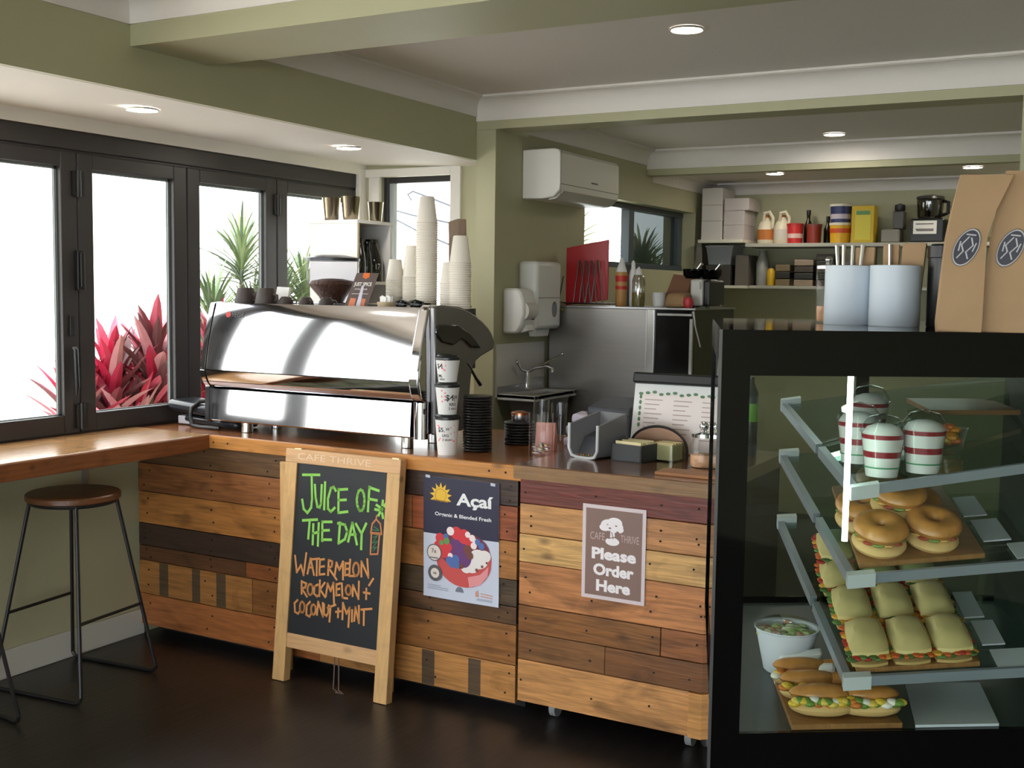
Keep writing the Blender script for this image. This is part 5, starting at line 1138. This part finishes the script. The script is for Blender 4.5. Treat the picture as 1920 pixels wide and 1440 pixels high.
# hand basin with tap
t = thing('hand_basin', 'small stainless hand basin on the wall below the dispensers', 'basin', (-2.75,5.22,1.0))
mb = MB()
x0,x1,y0,y1 = -2.871,-2.655,4.99,5.46
mb.box(x0,x1,y0,y0+.03,1.03,1.05).box(x0,x1,y1-.03,y1,1.03,1.05).box(x1-.03,x1,y0+.03,y1-.03,1.03,1.05).box(x0,x0+.05,y0+.03,y1-.03,1.03,1.05).box(x0,x1,y0,y0+.006,1.02,1.05).box(x1-.006,x1,y0,y1,1.02,1.05)
mb.build('rim', M('basin_steel', (214,212,206), .4, .8), t, bevel=.003)
MB().hexa([(x0+.07,y0+.06,.91),(x1-.05,y0+.06,.91),(x1-.05,y1-.06,.91),(x0+.07,y1-.06,.91)],[(x0+.045,y0+.025,1.032),(x1-.025,y0+.025,1.032),(x1-.025,y1-.025,1.032),(x0+.045,y1-.025,1.032)]).build('bowl', M('basin_inner', (170,168,162), .35, .9), t)
MB().box(x0,x0+.008,y0,y1,1.05,1.085).build('upstand', steel, t)
tp = MB().cyl((-2.835,5.24,1.05),(-2.835,5.24,1.155),.014,n=16).tube([(-2.835,5.24,1.145),(-2.80,5.24,1.17),(-2.72,5.24,1.185),(-2.69,5.24,1.175),(-2.688,5.24,1.155)],.009,12)
tp.build('tap', chrome, t, smooth=True)
MB().tube([(-2.835,5.24,1.15),(-2.835,5.17,1.165),(-2.835,5.13,1.20)],.008,10).ell((-2.835,5.13,1.205),(.012,.012,.012)).build('left_lever', chrome, t, smooth=True)
MB().tube([(-2.835,5.25,1.15),(-2.80,5.33,1.18),(-2.74,5.45,1.235)],.007,10).ell((-2.738,5.452,1.238),(.012,.012,.012)).build('right_lever', chrome, t, smooth=True)
# stainless unit with dark glass door
t = thing('stainless_unit', 'tall stainless steel kitchen unit seen behind the basin and menu board', 'kitchen unit', (-2.45,5.8,0))
MB().box(-2.852,-2.283,5.512,6.15,.08,1.486).build('side_panel', M('brushed_steel', (172,169,164), .42, 1, noise=.04, nscale=5, stretch=(1,1,14)), t, bevel=.004)
MB().box(-2.283,-2.240,5.508,6.15,.08,1.486).build('edge_post', M('steel_light', (190,188,182), .3, 1), t, bevel=.003)
MB().box(-2.240,-2.03,5.52,6.15,.08,1.486).build('glass_door', M('oven_glass', (16,13,12), .12), t)
MB().box(-2.852,-2.02,5.508,6.15,1.486,1.494).build('unit_top', steel, t)
MB().box(-2.215,-2.03,5.485,5.50,1.455,1.466).box(-2.215,-2.20,5.495,5.52,1.455,1.466).box(-2.045,-2.03,5.495,5.52,1.455,1.466).build('door_handle', satin, t)
MB().box(-2.045,-2.030,5.50,5.53,1.15,1.44).build('bright_strip', satin, t)
for x in (-2.8,-2.1): MB().cyl((x,5.58,0),(x,5.58,.08),.02,n=12).build('foot', black, t)
MB().prism(arc(-2.77,1.473,.010,0,360,12)[:-1],'y',5.507,5.5115).build('sticker', M('olive_sticker', (110,116,40), .6), t)
# wire rack with red chopping board
ZU = 1.494
t = thing('board_rack', 'bent wire rack on the stainless unit holding the red chopping board', 'rack', (-2.70,5.70,ZU))
wire = M('rack_wire', (96,84,80), .35, .9)
def hairpin(x, y, h, sp): return MB().tube([(x-sp,y,ZU+.012),(x-.006,y,ZU+h),(x,y,ZU+h+.006),(x+.006,y,ZU+h),(x+sp,y,ZU+.012)],.0035,8)
for k in range(4): hairpin(-2.745+.036*k,5.655+.0*k,.24,.035).build('hairpin_wire', wire, t, smooth=True)
MB().tube([(-2.845,5.66,ZU+.16),(-2.88+.02,5.64,ZU+.02),(-2.80,5.62,ZU+.012),(-2.56,5.62,ZU+.012),(-2.56,5.76,ZU+.012),(-2.80,5.76,ZU+.012),(-2.86,5.70,ZU+.012)],.004,8).build('base_wire', wire, t, smooth=True)
t = thing('chopping_board', 'red plastic chopping board standing in the wire rack', 'chopping board', (-2.70,5.71,ZU))
MB().hexa([(-2.835,5.672,ZU),(-2.595,5.700,ZU+.034),(-2.595,5.712,ZU+.034),(-2.835,5.684,ZU)],[(-2.835,5.672,ZU+.315),(-2.595,5.700,ZU+.36),(-2.595,5.712,ZU+.36),(-2.835,5.684,ZU+.315)]).build('board', M('red_plastic', (190,32,40), .35), t, bevel=.003)
MB().box(-2.80,-2.63,5.6665,5.668,ZU+.04,ZU+.042).build('rib', M('red_plastic', (190,32,40), .35), t)
tag(MB().hexa([(-2.585,5.80,ZU),(-2.545,5.80,ZU),(-2.545,5.98,ZU),(-2.585,5.98,ZU)],[(-2.58,5.80,ZU+.24),(-2.55,5.80,ZU+.23),(-2.55,5.98,ZU+.23),(-2.58,5.98,ZU+.24)]).build('grey_board', M('slate_plastic', (58,66,72), .4), bevel=.003), 'dark grey chopping board behind the red one', 'chopping board')
def bottle(name, x, y, z, prof, mat, label, parts=(), cat='bottle', group=None):
    tt = thing(name, label, cat, (x,y,z), 0, group)
    MB().lathe(prof, (x,y,z), 24).build('bottle_body', mat, tt, smooth=True)
    for nm, pf_, mt in parts: MB().lathe(pf_, (x,y,z), 24).build(nm, mt, tt, smooth=True)
    return tt
brown_b = M('sauce_brown', (196,146,84), .4); red_l = M('label_red', (206,56,44), .5)
bottle('sauce_bottle', -2.505,5.68,ZU, [(.028,0),(.030,.005),(.033,.17),(.030,.185)], brown_b, 'brown sauce squeeze bottle with red label and white nozzle by the red board',
    [('nozzle',[(.030,.185),(.022,.21),(.012,.245),(.007,.258),(.0001,.26)],whitep),('red_label',[(.0322,.13),(.0336,.165)],red_l),('red_label',[(.0315,.09),(.0325,.11)],red_l)])
bottle('white_bottle', -2.455,5.72,ZU, [(.018,0),(.019,.005),(.023,.17),(.016,.20)], whitep, 'slim white squeeze bottle behind the brown sauce bottle', [('nozzle',[(.012,.20),(.009,.24),(.0001,.25)],whitep)])
bottle('clear_bottle', -2.405,5.68,ZU, [(.032,0),(.035,.005),(.036,.14),(.026,.17)], thin_glass('clear_plastic', (240,240,236), .1, extra=.25), 'clear squeeze bottle with olive sauce at its bottom',
    [('nozzle',[(.018,.17),(.012,.20),(.0001,.215)],whitep),('sauce',[(.033,.004),(.034,.075),(.0001,.076)],M('olive_sauce', (150,140,44), .5))])
bottle('paper_tub', -2.295,5.70,ZU, [(.030,0),(.038,.075),(.040,.078),(.036,.076),(.028,.006),(.0001,.006)], whitep, 'white paper tub in front of the open brown carton', cat='tub')
t = thing('brown_carton', 'open brown cardboard carton tipped towards the room on the stainless unit', 'carton', (-2.24,5.86,ZU))
cbm = M('brown_card', (128,88,62), .7)
MB().hexa([(-2.30,5.80,ZU+.06),(-2.18,5.80,ZU+.06),(-2.15,5.94,ZU),(-2.27,5.94,ZU)],[(-2.27,5.84,ZU+.18),(-2.16,5.84,ZU+.17),(-2.12,5.97,ZU+.10),(-2.24,5.97,ZU+.12)]).build('box', cbm, t, bevel=.003)
MB().tube([(-2.27,5.84,ZU+.182),(-2.16,5.84,ZU+.172),(-2.12,5.97,ZU+.102)],.006,6).build('rim', M('card_edge', (196,176,140), .7), t)
MB().hexa([(-2.29,5.80,ZU),(-2.18,5.80,ZU),(-2.18,5.94,ZU),(-2.29,5.94,ZU)],[(-2.30,5.80,ZU+.06),(-2.18,5.80,ZU+.06),(-2.18,5.94,ZU+.06),(-2.30,5.94,ZU+.06)]).build('flap', cbm, t)
tag(MB().hexa([(-2.235,5.60,ZU),(-2.115,5.60,ZU),(-2.115,5.76,ZU),(-2.235,5.76,ZU)],[(-2.22,5.61,ZU+.075),(-2.12,5.61,ZU+.08),(-2.12,5.75,ZU+.08),(-2.22,5.75,ZU+.075)]).build('bread_bag', M('bread_brown', (150,118,78), .6, noise=.25, nscale=12), bevel=.02), 'brown bag of bread lying in front of the carton', 'bag')
t = thing('toaster', 'white and steel sandwich toaster with black ends on the stainless unit', 'toaster', (-2.08,5.85,ZU))
MB().box(-2.13,-2.06,5.72,5.98,ZU+.01,ZU+.15).build('housing', M('toaster_white', (206,204,198), .3), t, bevel=.012)
MB().box(-2.06,-2.025,5.73,5.97,ZU+.01,ZU+.145).build('end_cap', black, t, bevel=.01)
MB().box(-2.075,-2.068,5.715,5.722,ZU+.10,ZU+.135).build('lever', chrome, t)
MB().box(-2.118,-2.075,5.78,5.80,ZU+.148,ZU+.152).box(-2.118,-2.075,5.88,5.90,ZU+.148,ZU+.152).build('slot', black, t)
for x in (-2.11,-2.04): MB().cyl((x,5.75,ZU),(x,5.75,ZU+.012),.01,n=8).build('foot', black, t)
# pile of black pans on the toaster
for k, (x, y, z, r, lab) in enumerate(((-2.145,5.80,ZU+.155,.055,'black pan stacked on the toaster, left'),(-2.06,5.84,ZU+.152,.06,'black pan stacked on the toaster, right'))):
    tt = thing('black_pan', lab, 'pan', (x,y,z), 0, 'black pans piled on the toaster')
    MB().lathe([(r*.7,0),(r*.95,.02),(r,.05),(r*.97,.05),(r*.66,.006),(.0001,.006)],(x,y,z),24,caps=False).build('pan', blackg, tt, smooth=True)
    MB().tube([(x+r*.7,y-r*.6,z+.045),(x+r*1.3,y-r*1.1,z+.075)],.008,8).build('pan_handle', satin, tt, smooth=True)
tag(MB().lathe([(.02,0),(.028,.03),(.022,.05),(.0001,.06)],(-2.10,5.62,ZU+.0),16).build('red_pot', M('red_pot', (190,50,60), .4), smooth=True), 'small red pot in front of the toaster', 'pot')
tag(MB().tube([(-1.985,5.50,1.30),(-2.01,5.49,1.40),(-2.022,5.485,1.48)],[.005,.005,.010],8).build('ladle', M('ladle_steel', (140,136,130), .4, .9), smooth=True), 'steel ladle handle hanging at the corner of the stainless unit', 'ladle')
# ---------------------------------------------------------------- far wall shelves
sh_m = M('shelf_laminate', (176,174,160), .45)
t = thing('wall_shelf', 'upper kitchen shelf on the far wall carrying tins and appliances', 'shelf', (-1.5,7.95,1.9))
MB().box(-2.50,-.46,7.78,8.098,1.893,1.918).build('shelf_board', sh_m, t, bevel=.002)
for x in (-1.70,-.9): MB().box(x,x+.03,7.80,8.098,1.60,1.893).build('bracket', M('bracket_grey', (120,116,108), .5), t)
t = thing('wall_shelf', 'short upper kitchen shelf in the left corner carrying the white cartons', 'shelf', (-2.65,7.9,1.93))
MB().box(-2.835,-2.505,7.74,8.098,1.922,1.946).build('shelf_board', M('shelf_white', (226,222,206), .45), t, bevel=.002)
MB().box(-2.85,-2.815,7.76,7.79,1.2,1.922).build('post', M('bracket_grey', (120,116,108), .5), t)
t = thing('wall_shelf', 'lower kitchen shelf on the far wall carrying stacked dark tubs', 'shelf', (-1.7,7.95,1.6))
MB().box(-2.47,-.46,7.80,8.098,1.606,1.628).build('shelf_board', sh_m, t, bevel=.002)
t = thing('wall_shelf', 'short lower kitchen shelf in the left corner below the white cartons', 'shelf', (-2.65,7.9,1.6))
MB().box(-2.83,-2.475,7.76,8.098,1.606,1.626).build('shelf_board', M('shelf_white', (226,222,206), .45), t, bevel=.002)
ZS, ZL = 1.918, 1.628
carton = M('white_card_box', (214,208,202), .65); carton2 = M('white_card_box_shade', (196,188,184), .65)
def box_thing(name, x0,x1,y0,y1,z0,z1, mat, label, cat, group=None):
    return tag(MB().box(x0,x1,y0,y1,z0,z1).build(name, mat, bevel=.003), label, cat, group)
g_ = 'white cartons in the kitchen corner'
z = 1.946
for k, (h, lab) in enumerate(((.13,'bottom'),(.11,'second'),(.12,'topmost'))):
    box_thing('white_carton',-2.825,-2.675,7.78,8.05,z,z+h,carton,'white carton in the left corner stack of the kitchen shelf, %s box' % lab,'carton',g_); z += h+.001
z = 1.946
for k, (h, dx, lab) in enumerate(((.10,0,'bottom'),(.10,0,'second'),(.085,.03,'topmost'))):
    box_thing('white_carton',-2.664,-2.515+dx,7.79,8.04,z,z+h,carton2,'white carton in the right hand corner stack of the kitchen shelf, %s box' % lab,'carton',g_); z += h+.001
def jug(x, label, lab_c):
    tt = thing('jug', label, 'jug', (x,7.93,ZS), 0, 'plastic jugs on the upper kitchen shelf')
    MB().lathe([(.055,0),(.06,.01),(.06,.11),(.045,.15),(.025,.17),(.02,.185)],(x,7.93,ZS),20).build('jug_body', M('cream_plastic', (226,216,190), .45), tt, smooth=True)
    MB().tube([(x-.01,7.90,ZS+.155),(x+.0,7.88,ZS+.215),(x+.035,7.88,ZS+.222),(x+.06,7.885,ZS+.18),(x+.055,7.89,ZS+.11)],.011,10).build('jug_handle', M('cream_plastic', (226,216,190), .45), tt, smooth=True)
    MB().lathe([(.022,.185),(.022,.20),(.0001,.203)],(x,7.93,ZS),16).build('cap', M('cap_orange', (200,120,50), .4), tt, smooth=True)
    MB().lathe([(.0605,.03),(.0605,.10)],(x,7.93,ZS),20,caps=False).build('label_band', lab_c, tt, smooth=True)
jug(-2.40,'cream plastic jug with orange label next to the white cartons',M('label_orange', (196,120,56), .5))
jug(-2.285,'cream plastic jug with white label behind the red tub',M('label_cream', (216,210,196), .5))
def tub(name, x, y, z, r, h, mat, lidm, label, cat, extra=()):
    tt = thing(name, label, cat, (x,y,z))
    MB().lathe([(r*.92,0),(r,h*.9)],(x,y,z),26).build('tub_body', mat, tt, smooth=True)
    MB().lathe([(r*1.05,h*.88),(r*1.06,h),(r*.9,h*1.02),(.0001,h*1.02)],(x,y,z),26).build('tub_lid', lidm, tt, smooth=True)
    for nm, v0, v1, mt in extra: MB().lathe([(r*(.92+.08*v0)+.001,h*v0*.9),(r*(.92+.08*v1)+.001,h*v1*.9)],(x,y,z),26,caps=False).build(nm, mt, tt, smooth=True)
rt_ = M('red_tin', (196,44,44), .4)
tub('red_tub',-2.175,7.86,ZS,.055,.135,rt_,M('tub_lid_red', (176,40,40), .4),'bright red tub with white marking on the upper kitchen shelf','tub',[('white_marking',.3,.55,M('marking', (226,190,180), .5))])
tub('red_tin',-2.05,7.88,ZS,.05,.13,M('dark_red_tin', (136,46,32), .45),M('tin_lid', (120,60,50), .4),'dark red tin right of the bright red tub','tin')
bottle('dark_bottle',-2.12,7.99,ZS,[(.03,0),(.032,.12),(.012,.17),(.012,.20)],M('dark_bottle_glass', (40,30,20), .2),'dark bottle with black cap standing behind the red tins',[('cap',[(.014,.20),(.014,.235),(.0001,.236)],black)])
bottle('dark_bottle',-1.985,7.99,ZS,[(.026,0),(.028,.10),(.011,.14),(.011,.16)],M('dark_bottle_glass', (40,30,20), .2),'short dark bottle with black cap between the red tin and the buckets',[('cap',[(.013,.16),(.013,.19),(.0001,.191)],black)])
tub('yellow_bucket',-1.868,7.86,ZS,.070,.135,M('yellow_plastic', (222,170,32), .4),M('bucket_white', (222,214,196), .4),'yellow bucket with red print under the blue bucket','bucket',[('red_print',.55,.8,M('red_print', (206,80,30), .5))])
tub('blue_bucket',-1.868,7.86,ZS+.139,.070,.120,M('navy_plastic', (44,52,96), .4),M('bucket_white', (222,214,196), .4),'navy bucket with white lid stacked on the yellow bucket','bucket',[('white_label',.2,.5,M('pale_label', (190,180,190), .5))])
t = thing('yellow_carton', 'tall yellow carton with pale label on the upper kitchen shelf', 'carton', (-1.71,7.87,ZS))
MB().box(-1.785,-1.64,7.81,7.93,ZS,ZS+.245).build('box', M('carton_yellow', (204,172,36), .5), t, bevel=.003)
MB().box(-1.76,-1.66,7.808,7.81,ZS+.02,ZS+.215).build('front_label', M('carton_label', (214,200,70), .5), t)
MB().box(-1.755,-1.665,7.806,7.808,ZS+.185,ZS+.212).build('green_band', M('green_band', (96,140,84), .5), t)
t = thing('grey_mixer', 'small grey appliance with black knob on the upper kitchen shelf', 'mixer', (-1.53,7.9,ZS))
MB().box(-1.60,-1.48,7.84,7.98,ZS,ZS+.09).build('base', M('mixer_grey', (130,126,114), .4), t, bevel=.01)
MB().box(-1.53,-1.46,7.86,7.96,ZS+.09,ZS+.21).build('column', M('mixer_dark', (76,74,70), .4), t, bevel=.01)
MB().lathe([(.03,.21),(.034,.22),(.034,.25),(.0001,.262)],(-1.495,7.91,ZS),18).build('knob', black, t, smooth=True)
t = thing('food_processor', 'black food processor with a white label on the upper kitchen shelf', 'food processor', (-1.31,7.9,ZS))
MB().box(-1.41,-1.20,7.82,8.0,ZS,ZS+.155).build('motor_base', black, t, bevel=.01)
MB().lathe([(.07,.155),(.078,.17),(.085,.27),(.085,.285)],(-1.305,7.91,ZS),26).build('bowl', thin_glass('smoke_plastic', (150,146,140), .05, extra=.1), t, smooth=True)
MB().lathe([(.088,.285),(.086,.30),(.04,.31),(.0001,.312)],(-1.305,7.91,ZS),26).build('bowl_lid', M('smoke_lid', (60,58,54), .3), t, smooth=True)
MB().tube([(-1.225,7.91,ZS+.27),(-1.19,7.89,ZS+.26),(-1.19,7.89,ZS+.19),(-1.225,7.91,ZS+.18)],.012,8).build('bowl_handle', black, t, smooth=True)
MB().tube([(-1.30,7.91,ZS+.17),(-1.30,7.91,ZS+.27)],.016,10).build('blade_hub', black, t, smooth=True)
MB().box(-1.39,-1.245,7.818,7.822,ZS+.055,ZS+.14).build('white_label', M('label_paper', (226,224,216), .5), t)
fl_ = plane((-1.3175,7.8172,ZS+.097),(1,0,0),(0,0,1))
MB().strokes([[(-.055,.022),(.05,.022)],[(-.055,-.012),(.052,-.012)],[(-.05,-.020),(.05,-.020)]],.006,fl_).build('label_print', M('label_ink', (70,64,64), .5), t, flat=True)
t = thing('steel_canister', 'ribbed steel canister beside the food processor on the upper kitchen shelf', 'canister', (-1.10,7.9,ZS))
MB().lathe([(.075,0),(.075,.22),(.078,.222),(.078,.235),(.0001,.236)],(-1.10,7.9,ZS),28).build('canister_wall', steel, t, smooth=True)
bottle('oil_cruet',-.985,7.86,ZS,[(.03,0),(.03,.17),(.012,.21),(.012,.25)],thin_glass('cruet', (240,236,220), extra=.2),'glass cruet with bright stopper at the right of the upper kitchen shelf',[('stopper',[(.016,.25),(.02,.27),(.0001,.285)],chrome)])
# lower shelf
def stack(x, w, n, h, mats, where, grp):
    for k in range(n):
        tag(MB().box(x-w/2,x+w/2,7.83,8.0,ZL+k*h,ZL+k*h+h*.9).build('storage_tub', mats[k % len(mats)], bevel=.004), 'dark storage tub, %s in the %s of the lower kitchen shelf' % (('lowest','second lowest','third lowest','fourth from below','topmost of five')[k] , where), 'tub', grp)
dk_ = [M('tub_dark', (44,42,38), .45), M('tub_brown', (66,58,48), .5)]
stack(-2.245,.10,3,.05,[M('tub_tan', (120,104,76), .5), dk_[0]],'tan and black stack','tubs in the tan and black stack')
stack(-2.10,.13,4,.046,[M('tub_pale', (150,132,112), .5), dk_[0], dk_[1]],'middle stack','tubs in the middle stack')
stack(-1.955,.12,5,.044,[dk_[1], dk_[0]],'right stack','tubs in the right stack')
stack(-1.74,.16,2,.085,[dk_[0], M('tub_grey', (90,88,92), .5)],'stack by the bracket','tubs by the bracket')
bottle('white_bottle',-2.41,7.90,ZL,[(.04,0),(.042,.01),(.042,.16),(.030,.20),(.022,.225)],M('milk_plastic', (150,150,146), .45),'large white bottle on the lower kitchen shelf',[('cap',[(.024,.225),(.024,.245),(.0001,.246)],M('cap_grey', (150,150,146), .5))])
bottle('yellow_bottle',-2.335,7.86,ZL,[(.026,0),(.028,.005),(.028,.10),(.014,.12)],M('mustard', (206,166,30), .45),'small mustard yellow bottle next to the large white bottle',[('cap',[(.016,.12),(.012,.14),(.0001,.141)],black)])
box_thing('spice_tin',-2.30,-2.268,7.86,7.90,ZL,ZL+.09,M('rust_tin', (130,60,34), .5),'rust coloured spice tin right of the mustard bottle','tin')
box_thing('plastic_crate',-2.80,-2.61,7.82,8.05,1.78,1.905,M('clear_crate', (150,154,160), .4),'pale plastic crate under the white cartons shelf','crate') if False else None
t = thing('plastic_crate', 'pale plastic crate stacked on a dark crate on the short lower shelf', 'crate', (-2.70,7.93,1.77))
MB().hexa([(-2.785,7.84,1.771),(-2.625,7.84,1.771),(-2.625,8.04,1.771),(-2.785,8.04,1.771)],[(-2.80,7.82,1.90),(-2.60,7.82,1.90),(-2.60,8.06,1.90),(-2.80,8.06,1.90)]).build('crate', M('crate_pale', (160,164,172), .4), t, bevel=.004)
MB().box(-2.805,-2.595,7.815,8.065,1.896,1.906).build('crate_rim', M('crate_rim', (182,186,192), .4), t)
box_thing('dark_crate',-2.80,-2.62,7.83,8.05,1.627,1.770,M('crate_dark', (70,66,62), .5),'dark crate under the pale plastic crate','crate')
box_thing('grey_crate',-2.585,-2.49,7.83,8.05,1.627,1.84,M('crate_mid', (104,98,90), .5),'tall grey box beside the stacked crates','box')
